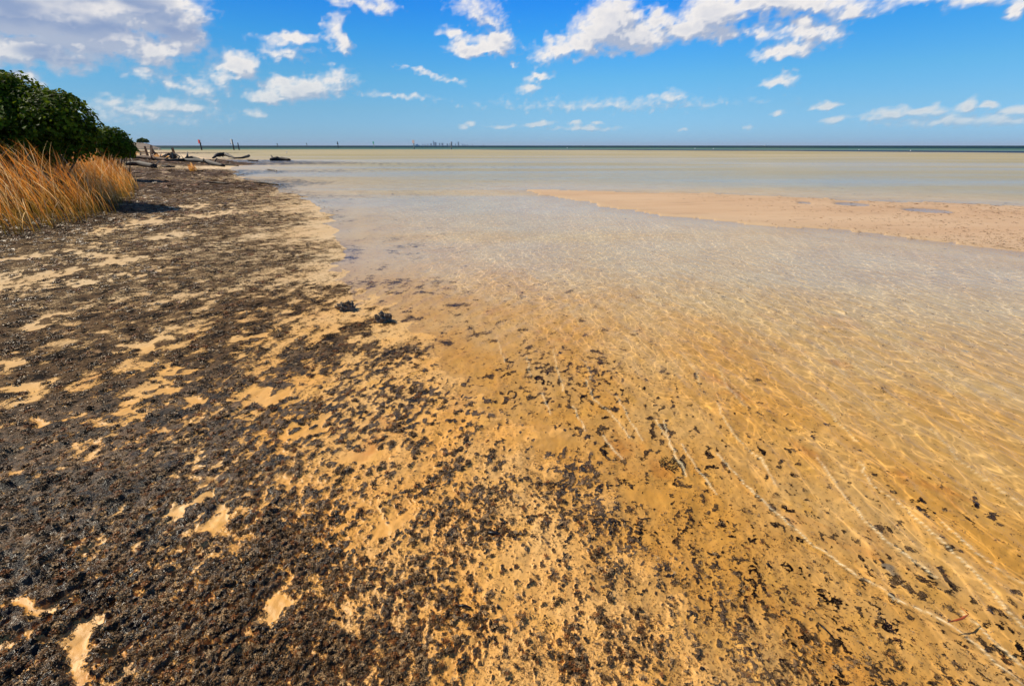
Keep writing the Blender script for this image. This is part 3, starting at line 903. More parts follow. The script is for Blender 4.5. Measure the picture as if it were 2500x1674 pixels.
def leaves(lobes, count, size, seed):
    """Leaves spread through the shells of ellipsoid lobes, each a folded quad."""
    r_ = np.random.default_rng(seed)
    vol = np.array([l[3] * l[4] * l[5] for l in lobes]) ** (2 / 3)
    pick = r_.choice(len(lobes), count, p=vol / vol.sum())
    L_ = np.array(lobes)[pick]
    d_ = r_.normal(size=(count, 3))
    d_ /= np.linalg.norm(d_, axis=1)[:, None]
    d_[:, 2] = np.where(d_[:, 2] < -.3, -d_[:, 2], d_[:, 2])
    # sprigs: leaves gather round shoots that stand out of the lobe
    knob = fbm(d_[:, 0] * 3 + pick * 7, d_[:, 1] * 3 + d_[:, 2] * 4, 3, seed)
    rad_ = 1.0 + .20 * knob - np.abs(r_.normal(0, .17, count))
    c = L_[:, :3] + d_ * L_[:, 3:6] * rad_[:, None]
    n_ = d_ + r_.normal(0, .55, (count, 3)) + np.array([0, 0, .35])
    n_ /= np.linalg.norm(n_, axis=1)[:, None]
    a_ = np.cross(n_, r_.normal(size=(count, 3)))
    a_ /= np.linalg.norm(a_, axis=1)[:, None]
    b_ = np.cross(n_, a_)
    s_ = (size * r_.uniform(.55, 1.2, count))[:, None]
    v = np.stack([c - a_ * s_ * .6, c + b_ * s_ * .36 + n_ * s_ * .08, c + a_ * s_ * .6, c - b_ * s_ * .36 + n_ * s_ * .08], 1).reshape(-1, 3)
    q_ = np.arange(count * 4).reshape(-1, 4)
    h_ = np.repeat(np.clip(r_.uniform(size=count) * .8 + .25 * knob, 0, 1), 4)
    return v, q_, h_


def shrub(label, lobes_px, dist, count, size, seed, base_px, light=0.0, mat=None):
    root_p = at(*base_px, dist)
    gz = ground_z(root_p[0], root_p[1])
    root = np.array([root_p[0], root_p[1], gz])
    o = thing('mangrove_shrub', label, 'shrub', root)
    r_ = np.random.default_rng(seed)
    lobes = []
    for (x_, y_, rp) in lobes_px:
        dd = dist + r_.uniform(-.3, .9) * rp * dist / F * .9
        c = at(x_ * 1.0674, (y_ + .24 * rp) * 1.0674, dd)
        rr_ = rp * 1.0674 * dd / F * 1.06
        lobes.append((*(c - root), rr_, rr_ * 1.05, rr_ * .98))
    v, q_, h_ = leaves(lobes, count, size, seed)
    obj('crown', raw_mesh('crown', v, q_, False, {'hue': np.clip(h_ + light, 0, 1)}), mat or lm, o)
    limbs = []
    for l in lobes:
        s0 = np.array([r_.uniform(-.3, .3), r_.uniform(-.3, .3), -.05])
        e_ = np.array(l[:3]) * np.array([1, 1, 1.0])
        mid = (s0 + e_) / 2 + np.array([0, 0, -.2 * abs(e_[2])]) + r_.normal(0, .1, 3)
        k_ = l[3] / 1.0
        limbs.append(tube([s0, (s0 + mid) / 2, mid, (mid + e_) / 2, e_], [.09 * k_ + .02, .07 * k_ + .015, .05 * k_ + .01, .035 * k_ + .01, .012], 6, seed, .08))
    obj('trunk', tubes_mesh('trunk', limbs), bark, o)
    return o, lobes, root


shrub('tall dark green leafy bush behind the golden grass', [(20, 238, 72), (-70, 225, 95), (62, 262, 66), (100, 268, 58), (142, 282, 62), (176, 302, 36), (120, 320, 50), (45, 305, 70), (-170, 240, 120), (-40, 320, 90), (160, 330, 36), (-260, 260, 120), (10, 205, 38), (118, 232, 26), (150, 238, 28), (30, 350, 60), (90, 350, 50), (140, 345, 44), (185, 340, 30), (-60, 360, 80)],
      13.5, 46000, .105, 5, (60, 372))
shrub('low green bush with sunlit leaves beyond the tall dark bush', [(228, 322, 32), (262, 315, 25), (285, 330, 17), (240, 342, 28), (272, 342, 20), (205, 330, 34), (180, 335, 36), (225, 352, 24), (290, 345, 14), (262, 350, 20), (298, 342, 13), (286, 350, 18)],
      23, 13000, .11, 6, (250, 372), light=.15, mat=lm2)

gr_m = bpy.data.materials.new('dry golden grass')
gr_m.use_nodes = True
t = NT(gr_m.node_tree)
hue, tt_ = t.attr('hue'), t.attr('along')
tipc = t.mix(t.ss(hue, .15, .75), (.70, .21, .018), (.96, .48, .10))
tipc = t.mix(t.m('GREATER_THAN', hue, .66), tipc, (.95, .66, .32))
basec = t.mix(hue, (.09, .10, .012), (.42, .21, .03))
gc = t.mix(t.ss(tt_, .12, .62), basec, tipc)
p = t.n('ShaderNodeBsdfPrincipled', {'Base Color': gc, 'Roughness': .5})
tl = t.n('ShaderNodeBsdfTranslucent', {0: gc})
mx = t.n('ShaderNodeMixShader', {0: .6, 1: p.outputs[0], 2: tl.outputs[0]})
t.n('ShaderNodeOutputMaterial', {0: mx.outputs[0]})


def blades(px, py, pz, h_, width, lean, seed, segs=5):
    r_ = np.random.default_rng(seed)
    n_ = len(px)
    az_ = r_.normal(lean, .85, n_)
    bend = r_.uniform(.10, .58, n_) * h_
    dx, dy = np.cos(az_) * bend, np.sin(az_) * bend
    sa_ = r_.uniform(0, 2 * PI, n_)
    wx, wy = np.cos(sa_), np.sin(sa_)
    head = np.where(r_.uniform(size=n_) < .45, 2.4, .4)
    V, T = [], []
    for j in range(segs + 1):
        u = j / segs
        cx = px + dx * u ** 1.7
        cy = py + dy * u ** 1.7
        cz = pz + h_ * (u - .18 * u ** 3)
        w_ = width * (1 - u ** 2 * .93) * (1 + head * math.exp(-((u - .82) / .14) ** 2))
        V.append(np.stack([np.stack([cx - wx * w_, cy - wy * w_, cz], -1), np.stack([cx + wx * w_, cy + wy * w_, cz], -1)], 1))
        T.append(np.full((n_, 2), u))
    V = np.stack(V, 1).reshape(-1, 3)
    T = np.stack(T, 1).reshape(-1)
    m_ = (segs + 1) * 2
    base_i = np.arange(n_)[:, None] * m_
    q_ = np.concatenate([base_i + np.array([2 * j, 2 * j + 1, 2 * j + 3, 2 * j + 2]) for j in range(segs)], 0)
    h2 = np.repeat(np.clip(r_.beta(1.6, 1.8, n_), 0, 1), m_)
    return V, q_, T, h2


def grass_patch(poly_px, n_, height, seed, name='golden_grass', zr=.12, back=0.0, ramp=1.6, width=.0045):
    """Dry grass inside a patch of ground whose corners are given on the photograph."""
    pts = np.array([gp(a * 1.0674, b * 1.0674, zr)[:2] for a, b in poly_px])
    r_ = np.random.default_rng(seed)
    lo_, hi_ = pts.min(0), pts.max(0)
    x_ = r_.uniform(lo_[0], hi_[0], n_ * 6)
    y_ = r_.uniform(lo_[1], hi_[1], n_ * 6)
    ins = np.zeros(len(x_), bool)
    dm = np.full(len(x_), 1e9)
    for a, b in zip(pts, np.roll(pts, -1, 0)):
        with np.errstate(divide='ignore', invalid='ignore'):
            ins ^= ((a[1] > y_) != (b[1] > y_)) & (x_ < (b[0] - a[0]) * (y_ - a[1]) / (b[1] - a[1] + 1e-12) + a[0])
        e_ = b - a
        k = np.clip(((x_ - a[0]) * e_[0] + (y_ - a[1]) * e_[1]) / (e_ @ e_ + 1e-12), 0, 1)
        dm = np.minimum(dm, np.hypot(x_ - a[0] - k * e_[0], y_ - a[1] - k * e_[1]))
    tuft = fbm(x_ * 2.2, y_ * 2.2, 3, seed)
    ok = ins & (r_.uniform(size=len(x_)) < np.clip(.75 + .3 * tuft, .1, 1) * np.clip(dm / .35 + .25, 0, 1))
    x_, y_, dm = x_[ok][:n_], y_[ok][:n_], dm[ok][:n_]
    z_ = ground(x_, y_)[0]
    h_ = height * np.clip(.38 + dm / ramp, 0, 1) * r_.uniform(.30, 1.06, len(x_))
    tall_ = r_.uniform(size=len(x_)) > .985
    h_ = np.where(tall_, h_ * 1.35, h_)
    V, q_, T, h2 = blades(x_, y_, z_ - .02, h_, width * r_.uniform(.6, 1.5, len(x_)), PI * .97, seed)
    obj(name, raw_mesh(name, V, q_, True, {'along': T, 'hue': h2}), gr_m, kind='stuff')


grass_patch([(-500, 640), (0, 552), (60, 545), (130, 528), (210, 508), (270, 490), (305, 462), (318, 428), (300, 402), (262, 388), (215, 378), (130, 376), (40, 374), (-120, 374), (-620, 420)], 62000, 1.85, 71, width=.0040)
grass_patch([(225, 372), (290, 372), (318, 362), (322, 352), (300, 349), (240, 349)], 2600, 1.1, 72, zr=.2, width=.011)
grass_patch([(345, 361), (392, 361), (398, 357.5), (350, 357)], 350, .5, 73, zr=.2, width=.012, ramp=.6)

# ------------------------------------------------------------------ driftwood and old posts on the beach
wood_dark = simple_mat('wet dark driftwood', (.030, .020, .013), .75, noise=9, bump=.02, var=.5)
wood_pale = simple_mat('weathered grey wood', (.24, .175, .115), .85, noise=9, bump=.02, var=.35)
wood_red = simple_mat('weathered brown wood', (.13, .07, .038), .85, noise=9, bump=.02, var=.4)


def px3(p_, lift=0.0, base=0.0):
    g_ = gp(p_[0], p_[1], base)
    return g_ + np.array([0, 0, lift])


def log_thing(name, label, line, radii, mat, branches=(), lift=None, group=None, cat='driftwood', seed=0, zb=.02):
    """A fallen log: centre line on the photograph, radii in metres; branches = [(points with heights, radii)]."""
    P0 = [px3(p_, 0, zb) for p_ in line]
    o = thing(name, label, cat, (P0[0][0], P0[0][1], ground_z(P0[0][0], P0[0][1])), group)
    org = np.array(o.location)
    path = []
    for i in range(len(P0) - 1):
        for k in range(5):
            u = k / 5
            path.append(P0[i] * (1 - u) + P0[i + 1] * u)
    path.append(P0[-1])
    rr_ = np.interp(np.linspace(0, 1, len(path)), np.linspace(0, 1, len(radii)), radii)
    r_ = np.random.default_rng(seed + 77)
    lf = np.zeros(len(path)) if lift is None else np.interp(np.linspace(0, 1, len(path)), np.linspace(0, 1, len(lift)), lift)
    out = []
    for i, p_ in enumerate(path):
        gz = max(ground_z(p_[0], p_[1]), 0)
        out.append(np.array([p_[0] + r_.normal(0, .12) * rr_[i], p_[1] + r_.normal(0, .12) * rr_[i], gz + rr_[i] * .75 + lf[i]]) - org)
    obj('log', tubes_mesh('log', [tube(out, rr_, 9, seed, .10)]), mat, o)
    for pts, rad_b in branches:
        B_ = []
        for (bx, by, bz) in pts:
            q_ = px3((bx, by), 0, zb)
            B_.append(np.array([q_[0], q_[1], max(ground_z(q_[0], q_[1]), 0) + bz]) - org)
        obj('branch', tubes_mesh('branch', [tube(B_, np.interp(np.linspace(0, 1, len(B_)), [0, 1], rad_b), 6, seed + 3, .1)]), mat, o)
    return o


log_thing('driftwood_log', 'long dark fallen trunk lying on the weed below the leaning stakes', [(408, 395), (452, 393), (500, 396), (524, 401), (545, 403)], [.10, .17, .20, .17, .12], wood_dark,
          [([(497, 397, .2), (500, 399, .45), (503, 401, .3)], (.07, .03)), ([(450, 393, .2), (444, 390, .55)], (.06, .02)), ([(522, 401, .15), (532, 399, .5), (538, 400, .35)], (.06, .02))], seed=1, zb=.15)
log_thing('driftwood_log', 'twisted dark log reaching from the weed into the shallows', [(520, 387), (533, 386), (552, 385.5), (573, 388), (592, 388), (609, 386.5)], [.10, .26, .24, .10, .12, .16], wood_dark,
          [([(545, 386, .2), (538, 384, .5)], (.08, .03))], lift=[0, .25, .3, .05, .05, .2], seed=2, zb=.02)
log_thing('driftwood_log', 'short low log at the water edge right of the twisted log', [(606, 393), (629, 393.5)], [.09, .07], wood_dark, seed=3, zb=0)
log_thing('driftwood_log', 'thick dark log lying alone in the shallow water', [(661, 392.5), (672, 392), (690, 392), (708, 392.5)], [.14, .24, .22, .12], wood_dark,
          [([(668, 392, .15), (664, 391, .55)], (.16, .05))], seed=4, zb=0)
log_thing('driftwood_log', 'thick black fallen trunk between the grass and the weed beach', [(308, 405), (345, 405), (380, 408)], [.14, .20, .17], wood_dark,
          [([(330, 405, .15), (322, 401, .5)], (.06, .02)), ([(378, 407, .1), (392, 402, .35)], (.05, .02))], seed=5, zb=.2)
log_thing('driftwood_log', 'pale barked fallen trunk behind the black trunk', [(296, 389), (330, 388), (370, 389), (411, 391)], [.16, .18, .20, .12], wood_red,
          [([(370, 389, .2), (376, 392, .5), (386, 396, .2)], (.09, .04)), ([(392, 390, .2), (396, 386, .6)], (.08, .03))], seed=6, zb=.25)
log_thing('driftwood_log', 'low broken trunk among roots in the middle of the wreckage', [(455, 388), (472, 387), (488, 388)], [.16, .22, .10], wood_dark,
          [([(458, 388, .2), (461, 384, .75)], (.16, .05))], seed=7, zb=.15)
log_thing('driftwood_log', 'small dark log end half buried beside the black trunk', [(395, 406), (410, 407), (426, 406)], [.05, .09, .05], wood_dark, seed=8, zb=.15)
log_thing('fallen_branch', 'long thin branch lying across the brown weed beach', [(498, 444.5), (525, 444), (552, 446), (578, 445)], [.02, .035, .03, .015], wood_dark, seed=9, zb=.1, cat='branch')
log_thing('fallen_branch', 'thin branch reaching from the weed out into the water', [(620, 447), (645, 448), (668, 451), (680, 452)], [.03, .045, .035, .02], wood_dark, seed=10, zb=0, cat='branch')
log_thing('fallen_branch', 'short stick lying in the water beyond the thin branch', [(654, 415), (676, 418)], [.04, .03], wood_dark, seed=11, zb=0, cat='branch')
log_thing('fallen_branch', 'straight stick along the weed edge below the long trunk', [(537, 404.5), (562, 404.5), (582, 405)], [.04, .06, .04], wood_dark, seed=12, zb=.02, cat='branch')


def post(label, base_px, top_px, radius, mat, name='wooden_post', extra=None, zb=.3, cat='post', taper=.8):
    b = gp(base_px[0], base_px[1], zb)
    gz = ground_z(b[0], b[1])
    b = gp(base_px[0], base_px[1], max(gz, 0))
    t_ = at(top_px[0], top_px[1], b[1])
    o = thing(name, label, cat, b)
    d_ = t_ - b
    path = [d_ * u for u in (-.25, 0, .25, .5, .75, 1.0)]
    obj('shaft', tubes_mesh('shaft', [tube(path, [radius * (1 - (1 - taper) * max(u, 0)) for u in (-.25, 0, .25, .5, .75, 1)], 7, int(base_px[0]), .09)]), mat, o)
    return o, b, d_


post('pale split post at the edge of the grass, leftmost on the beach', (336, 370), (331, 356.5), .11, wood_pale)
post('leaning brown post right of the pale split post', (361, 381), (353, 357), .17, wood_red)
o, b, d_ = post('forked grey stump, tallest of the posts before the spit', (371, 382), (368, 354.5), .22, wood_pale)
obj('branch', tubes_mesh('branch', [tube([np.array([.25, 0, -.1]), np.array([.5, .05, .35]), np.array([.35, 0, .8]), d_ * .86], [.2, .15, .12, .08], 7, 5, .12)]), wood_red, o)
obj('branch', tubes_mesh('branch', [tube([np.array([.9, 0, -.1]), np.array([.75, .05, .3]), np.array([.4, 0, .62])], [.13, .11, .07], 7, 6, .12)]), wood_dark, o)
post('left one of the two dark leaning stakes', (425, 378), (418, 361), .10, wood_dark)
post('right one of the two dark leaning stakes', (428, 378.5), (421.5, 361), .13, wood_red)

# planks of a broken boardwalk between the posts
b = gp(350, 378, .3)
o = thing('broken_boardwalk', 'low broken boardwalk of pale planks between the leaning posts', 'boardwalk', (b[0], b[1], ground_z(b[0], b[1])))
for k, (x0, x1, yy) in enumerate([(341, 358, 369.5), (343, 357, 374.5), (345, 358, 379.5)]):
    a_, c_ = at(x0, yy, b[1] + .1 * k) - b, at(x1, yy, b[1] + .1 * k) - b
    a_[2] += .0
    v_, f_ = tube([a_ + (0, 0, b[2] - o.location[2]), c_ + (0, 0, b[2] - o.location[2])], [.10, .10], 4, k, .05)
    obj('plank', tubes_mesh('plank', [(v_, f_)], False), wood_pale, o)
obj('beam', tubes_mesh('beam', [tube([at(344, 384, b[1]) - b, at(341, 366, b[1] + .3) - b], [.12, .1], 5, 3, .08)]), wood_dark, o)

# uprooted stump with spreading roots
b = gp(423, 385, .25)
o = thing('uprooted_stump', 'uprooted stump with pale spreading roots under the two stakes', 'stump', (b[0], b[1], ground_z(b[0], b[1])))
obj('trunk', tubes_mesh('trunk', [tube([np.array([0, 0, -.1]), np.array([.05, 0, .35]), np.array([-.05, 0, .75])], [.42, .30, .16], 9, 3, .15)]), wood_red, o)
for k, (dx, dz, ln) in enumerate([(-1.0, .12, 2.2), (-.8, .5, 1.5), (.9, .15, 1.9), (.6, .4, 1.4), (.2, .2, 1.2), (-.3, .05, 1.3)]):
    e_ = np.array([dx * ln * .75, -.5 * (k % 3), .06])
    obj('root', tubes_mesh('root', [tube([np.array([0, 0, .45]), np.array([dx * ln * .3, -.1, .45 + dz * .3]), np.array([dx * ln * .55, -.2, .22 + dz * .2]), e_], [.14, .12, .09, .05], 6, k, .12)]), wood_red if k % 2 else wood_pale, o)
grass_patch([(430, 385), (450, 385), (448, 379), (434, 379)], 500, .75, 74, zr=.25, width=.012, ramp=.5)

# oyster clumps sitting on the near flat
oy = simple_mat('oyster shell and mud', (.22, .16, .10), .45, noise=38, bump=.012, var=.7)


def oyster_clump(label, px, w_, h_, seed):
    b = gp(*px)
    o = thing('oyster_clump', label, 'rock', (b[0], b[1], ground_z(b[0], b[1]) - .005))
    r_ = np.random.default_rng(seed)
    n1, n2 = 22, 12
    vs, fs = [], []
    for i in range(n2 + 1):
        for j in range(n1):
            th, ph = 2 * PI * j / n1, PI / 2 * i / n2
            nx = float(fbm(np.array([math.cos(th) * 2 + seed]), np.array([math.sin(th) * 2 + ph * 2]), 4, seed)[0])
            k = 1 + .45 * nx
            vs.append((w_ * k * math.cos(th) * math.cos(ph), w_ * .7 * k * math.sin(th) * math.cos(ph), h_ * k * math.sin(ph) * (1 + .2 * math.sin(5 * th))))
    for i in range(n2):
        for j in range(n1):
            j2 = (j + 1) % n1
            fs.append((i * n1 + j, i * n1 + j2, (i + 1) * n1 + j2, (i + 1) * n1 + j))
    obj('body', faces_mesh('body', vs, fs, False), oy, o)
    for k in range(26):
        th, ph = r_.uniform(0, 2 * PI), r_.uniform(.1, 1.4)
        c = np.array([w_ * .95 * math.cos(th) * math.cos(ph), w_ * .7 * math.sin(th) * math.cos(ph), h_ * math.sin(ph)])
        if k == 0 and seed == 3:
            oyster_clump.me = tubes_mesh('shell', [tube([np.array([0, 0, 0]), np.array([.3, 0, .1]), np.array([.75, 0, .12]), np.array([1, 0, .05])], [.12, .34, .30, .06], 7, 2, .15)], False)
            oyster_clump.me.materials.append(oy)
        q_ = obj('shell', oyster_clump.me, None, o)
        q_.location = tuple(c)
        q_.scale = (.035 * r_.uniform(.7, 1.4),) * 2 + (.02,)
        q_.rotation_euler = (r_.normal(0, .6), -r_.uniform(.2, 1.4), th)
    return o


oyster_clump('jagged dark oyster clump on the flat, farther from the camera', (846, 756), .095, .062, 3)
oyster_clump('pointed oyster clump at the water edge, nearer and further right', (938, 784), .075, .065, 4)

# small things on the near flat
tw = simple_mat('black wet twig', (.012, .009, .007), .4, noise=30)
for k, (a_, c_, rr_, lab) in enumerate([((1192, 1306), (1224, 1312), .006, 'short thick black twig lying on the sand near the camera'),
                                       ((1120, 1489), (1152, 1492), .004, 'thin black twig on the sand nearest the bottom edge'),
                                       ((1874, 1374), (1880, 1377), .006, 'tiny black twig end in the thin water'),
                                       ((1998, 1516), (2036, 1554), .003, 'pair of dark blades lying in the water at lower right')]):
    A_, C_ = gp(*a_), gp(*c_)
    A_[2], C_[2] = ground_z(*A_[:2]) + .006, ground_z(*C_[:2]) + .006
    M_ = (A_ + C_) / 2
    o = thing('twig', lab, 'twig', A_)
    obj('stem', tubes_mesh('stem', [tube([A_ - A_, (M_ - A_) + (0, .003, .003), C_ - A_], [rr_, rr_ * 1.1, rr_ * .7], 7, k, .1)]), tw, o)
    if k in (0, 3):
        obj('splinter', tubes_mesh('splinter', [tube([(0, 0, 0), (C_ - A_) * .5 + (.0, .012, .002), (C_ - A_) * .95 + (0, .016, 0)], [rr_ * .7, rr_ * .6, rr_ * .3], 6, k, .1)]), tw, o)

red = simple_mat('red blade', (.36, .075, .015), .5, noise=40, var=.3)
A_, B_, C_ = gp(2310, 1522), gp(2345, 1513), gp(2363, 1502)
z0 = .006
o = thing('red_leaf', 'narrow red brown leaf drifting in the shallow water at lower right', 'leaf', (A_[0], A_[1], z0))
pts = [A_, (A_ + B_) / 2, B_, (B_ + C_) / 2, C_]
ws = [.001, .003, .0045, .0035, .001]
vs = []
for i, p_ in enumerate(pts):
    p_ = p_ - A_
    vs += [(p_[0], p_[1] - ws[i], .001), (p_[0], p_[1], .004), (p_[0], p_[1] + ws[i], .001)]
fs = []
for i in range(4):
    for j in range(2):
        fs.append((3 * i + j, 3 * i + j + 1, 3 * i + j + 4, 3 * i + j + 3))
obj('blade', faces_mesh('blade', vs, fs), red, o)
obj('stalk', tubes_mesh('stalk', [tube([C_ - A_ + (0, 0, .002), C_ - A_ + (-.006, .03, .003)], [.0014, .001], 5)]), red, o)

sp = simple_mat('yellow brown sponge', (.30, .17, .03), .6, noise=45, var=.6, bump=.01)
b = gp(1633, 1128)
o = thing('algae_tuft', 'round yellow brown algae tuft under the water', 'algae', (b[0], b[1], ground_z(b[0], b[1])))
r_ = np.random.default_rng(8)
parts_ = []
for k in range(60):
    th, ra = r_.uniform(0, 2 * PI), .042 * math.sqrt(r_.uniform())
    c = np.array([ra * math.cos(th), ra * 1.2 * math.sin(th), 0])
    d_ = np.array([math.cos(th), math.sin(th), .8]) * r_.uniform(.008, .018)
    parts_.append(tube([c, c + d_ * .5 + r_.normal(0, .003, 3), c + d_ + r_.normal(0, .004, 3)], [.004, .004, .0015], 5, k, .2))
obj('fronds', tubes_mesh('fronds', parts_), sp, o)

# ------------------------------------------------------------------ far spit
mound = simple_mat('sandy spit with scrub', (.15, .10, .06), .9, noise=.25, var=.55)
o = None
nx, ny = 60, 14
vs, fs = [], []
D_ = 300.0
for j in range(ny + 1):
    for i in range(nx + 1):
        px = 150 + (392 - 150) * i / nx
        u = (px - 150) / (392 - 150)
        top = np.interp(px, [150, 250, 300, 328, 345, 362, 375, 385, 392], [346, 346, 345.5, 345, 346.5, 348.5, 353, 357.5, 360])
        top = top + .8 * float(perlin(np.array([px * .12]), np.array([j * .9]), 9)[0])
        w_ = math.sin(PI * j / ny)
        dd = D_ + (j - ny / 2) * 5
        p0 = at(px, 360, D_)
        hgt = max(0, (360 - top) * D_ / F * .86)
        vs.append((p0[0] * dd / D_, dd, -.3 + (hgt + .3) * w_ ** .8))
for j in range(ny):
    for i in range(nx):
        a_ = j * (nx + 1) + i
        fs.append((a_, a_ + 1, a_ + nx + 2, a_ + nx + 1))
spit = obj('spit', faces_mesh('spit', vs, fs), mound, kind='structure')
shrub('tiny round shrub on top of the far sandy spit', [(327, 322, 6), (320, 323, 5), (334, 323, 5)], 298, 900, .9, 9, (350, 346))

# ------------------------------------------------------------------ channel markers
steel_dark = simple_mat('tarred timber pile', (.05, .04, .035), .8, noise=3)
redp = simple_mat('red marker paint', (.75, .03, .02), .5)
greenp = simple_mat('green marker paint', (.02, .42, .26), .5)
whitep = simple_mat('white board paint', (.82, .82, .80), .5)
pinkp = simple_mat('pale pink board', (.80, .55, .48), .5)
blackp = simple_mat('black board paint', (.02, .02, .03), .5)
creamp = simple_mat('faded timber', (.45, .36, .28), .8)


def box_parts(c, sx, sy, sz, turn=0.0):
    ct, st = math.cos(turn), math.sin(turn)
    v_ = [(c[0] + a * sx / 2 * ct - b_ * sy / 2 * st, c[1] + a * sx / 2 * st + b_ * sy / 2 * ct, c[2] + d * sz / 2) for a in (-1, 1) for b_ in (-1, 1) for d in (-1, 1)]
    return v_, [(0, 1, 3, 2), (4, 6, 7, 5), (0, 4, 5, 1), (2, 3, 7, 6), (0, 2, 6, 4), (1, 5, 7, 3)]


def marker(label, x, y0, y1, dist, board=None, bw=6, bh=8, rad_=.2, shaftm=steel_dark, boards=(), tri=False, cage=False):
    """Channel pile at distance dist: foot at row y0, head at row y1 of the photograph."""
    base = at(x, y0, dist)
    base[2] = 0
    k = np.linalg.norm(ray(x, y0)) / ray(x, y0)[1] * dist / F * .93
    H_ = (y0 - y1) * dist / F * 1.09
    o = thing('channel_marker', label, 'channel marker', base)
    obj('pile', tubes_mesh('pile', [tube([(0, 0, -1.0), (0, 0, 0), (0, 0, H_ * .5), (0, 0, H_)], [rad_, rad_, rad_ * .9, rad_ * .8], 8, int(x), .04)]), shaftm, o)
    if board is not None:
        w_, h_ = bw * dist / F, bh * dist / F
        if tri:
            v_ = [(-w_ / 2, -.4, H_ - h_), (w_ / 2, -.4, H_ - h_), (0, -.4, H_), (-w_ / 2, -.3, H_ - h_), (w_ / 2, -.3, H_ - h_), (0, -.3, H_)]
            obj('board', faces_mesh('board', v_, [(0, 1, 2), (5, 4, 3), (0, 3, 4, 1), (1, 4, 5, 2), (2, 5, 3, 0)], False), board, o)
        else:
            v_, f_ = box_parts((-.2, -.35, H_ - h_ / 2), w_ * 1.75, .12, h_ * 1.15, rad(-44))
            obj('board', faces_mesh('board', v_, f_, False), board, o)
    for (m_, dx, dy, w_, h_) in boards:
        s_ = dist / F
        v_, f_ = box_parts((dx * s_, -.2, H_ - dy * s_), w_ * s_ * 1.3, .15, h_ * s_, rad(-48))
        obj('panel', faces_mesh('panel', v_, f_, False), m_, o)
    if cage:
        obj('topmark', tubes_mesh('topmark', [tube([(-.5, 0, H_ - .2), (.5, 0, H_ - .2)], [.35, .35], 8)]), steel_dark, o)
    return o


marker('leaning pile with a red and white board, leftmost of the channel markers', 491.5, 361.3, 343, 215, redp, 5.5, 7, .28, boards=[(whitep, 1.6, 2.2, 2.2, 5), (blackp, 2.6, 7, 1.6, 1.6)])
marker('pile with a tall white board and a small dark box at its side', 570.5, 361.3, 342, 215, whitep, 3.2, 9, .26, boards=[(blackp, -4.5, 9, 1.8, 2.2), (steel_dark, 1.0, 7.5, 1.6, 7)])
marker('bare dark pile standing just right of the white boarded pile', 583, 361.3, 348.3, 215, None, rad_=.24)
marker('small far marker with a dark topmark, first right of the bare pile', 678, 356.4, 350.6, 900, blackp, 2.6, 2.6, .5)
marker('small far marker with a dark square topmark, second right of the bare pile', 749.6, 356.4, 350.0, 900, blackp, 2.0, 2.2, .45)
marker('marker pile with a black triangular board', 825.5, 358.3, 347.3, 500, blackp, 4.0, 5.5, .38, tri=True, boards=[(whitep, .6, 1.5, 1.0, 1.6)])
marker('slim marker pile with a green square board', 913, 358, 347.5, 500, greenp, 2.8, 4, .3, shaftm=creamp)
marker('pale marker pile with a pinkish white board left of the city skyline', 1011, 360.2, 345.3, 330, pinkp, 4.6, 6, .36, shaftm=creamp)
marker('pale bare marker pile standing in front of the city skyline', 1102, 361, 348, 270, None, rad_=.3, shaftm=creamp, boards=[(creamp, 1.6, 10, 1.2, 3.5)])

# ------------------------------------------------------------------ far city, boats, floats
far_b = simple_mat('far building concrete', (.33, .36, .40), .7)
far_w = simple_mat('far pale building', (.75, .75, .72), .7)
CITY = [(1058.9, 346.2, 2.0, 'tallest thin tower of the far skyline', far_b), (1063.3, 348.9, 4.2, 'broad tower just right of the tallest tower', far_b), (1052.5, 351.2, 3.2, 'low block just left of the tallest tower', far_b),
        (1073.5, 350.2, 2.6, 'left block of the middle pair on the far skyline', far_b), (1080.3, 350.2, 4.0, 'right block of the middle pair on the far skyline', far_b), (1092.2, 351.4, 3.0, 'low building right of the middle pair', far_b),
        (1098.5, 350.9, 1.6, 'slender block just left of the bare pale pile', far_b), (1103.2, 348.0, 2.2, 'tower standing right behind the bare pale pile', far_b), (1112.5, 351.4, 1.4, 'low block between the last two towers', far_b), (1119.4, 348.2, 3.0, 'last tall tower at the right of the skyline', far_b),
        (1032, 352.6, 2.5, 'small white building at the left end of the skyline', far_w), (1037.5, 352.4, 2.0, 'second small white building at the left of the skyline', far_w), (1044.5, 352.0, 2.4, 'third small white building left of the towers', far_w),
        (1129.5, 352.3, 2.6, 'pale low building just right of the last tower', far_w), (1135, 352.6, 1.8, 'second pale low building right of the last tower', far_w), (1141, 352.8, 2.4, 'third pale low building right of the last tower', far_w),
        (1153.5, 352.4, 1.6, 'pale building alone to the right of the low group', far_w), (1180, 353.2, 2.2, 'far right pale building of the shore line', far_w)]
for (x, top, w_, lab, m_) in CITY:
    DD = 8000.0
    c = at(x, 354.6, DD)
    h_ = (354.9 - top) * DD / F * 1.09
    ww = w_ * DD / F
    o = thing('tower_building' if top < 351 else 'low_building', lab, 'building', (c[0], DD, 0), 'buildings of the far skyline')
    v_, f_ = box_parts((0, 0, h_ / 2 - 1), ww, ww * .8, h_ + 2)
    obj('wall', faces_mesh('wall', v_, f_, False), m_, o)
    v_, f_ = box_parts((ww * .1, 0, h_ + 1.0), ww * .5, ww * .4, 4)
    obj('roof', faces_mesh('roof', v_, f_, False), m_, o)


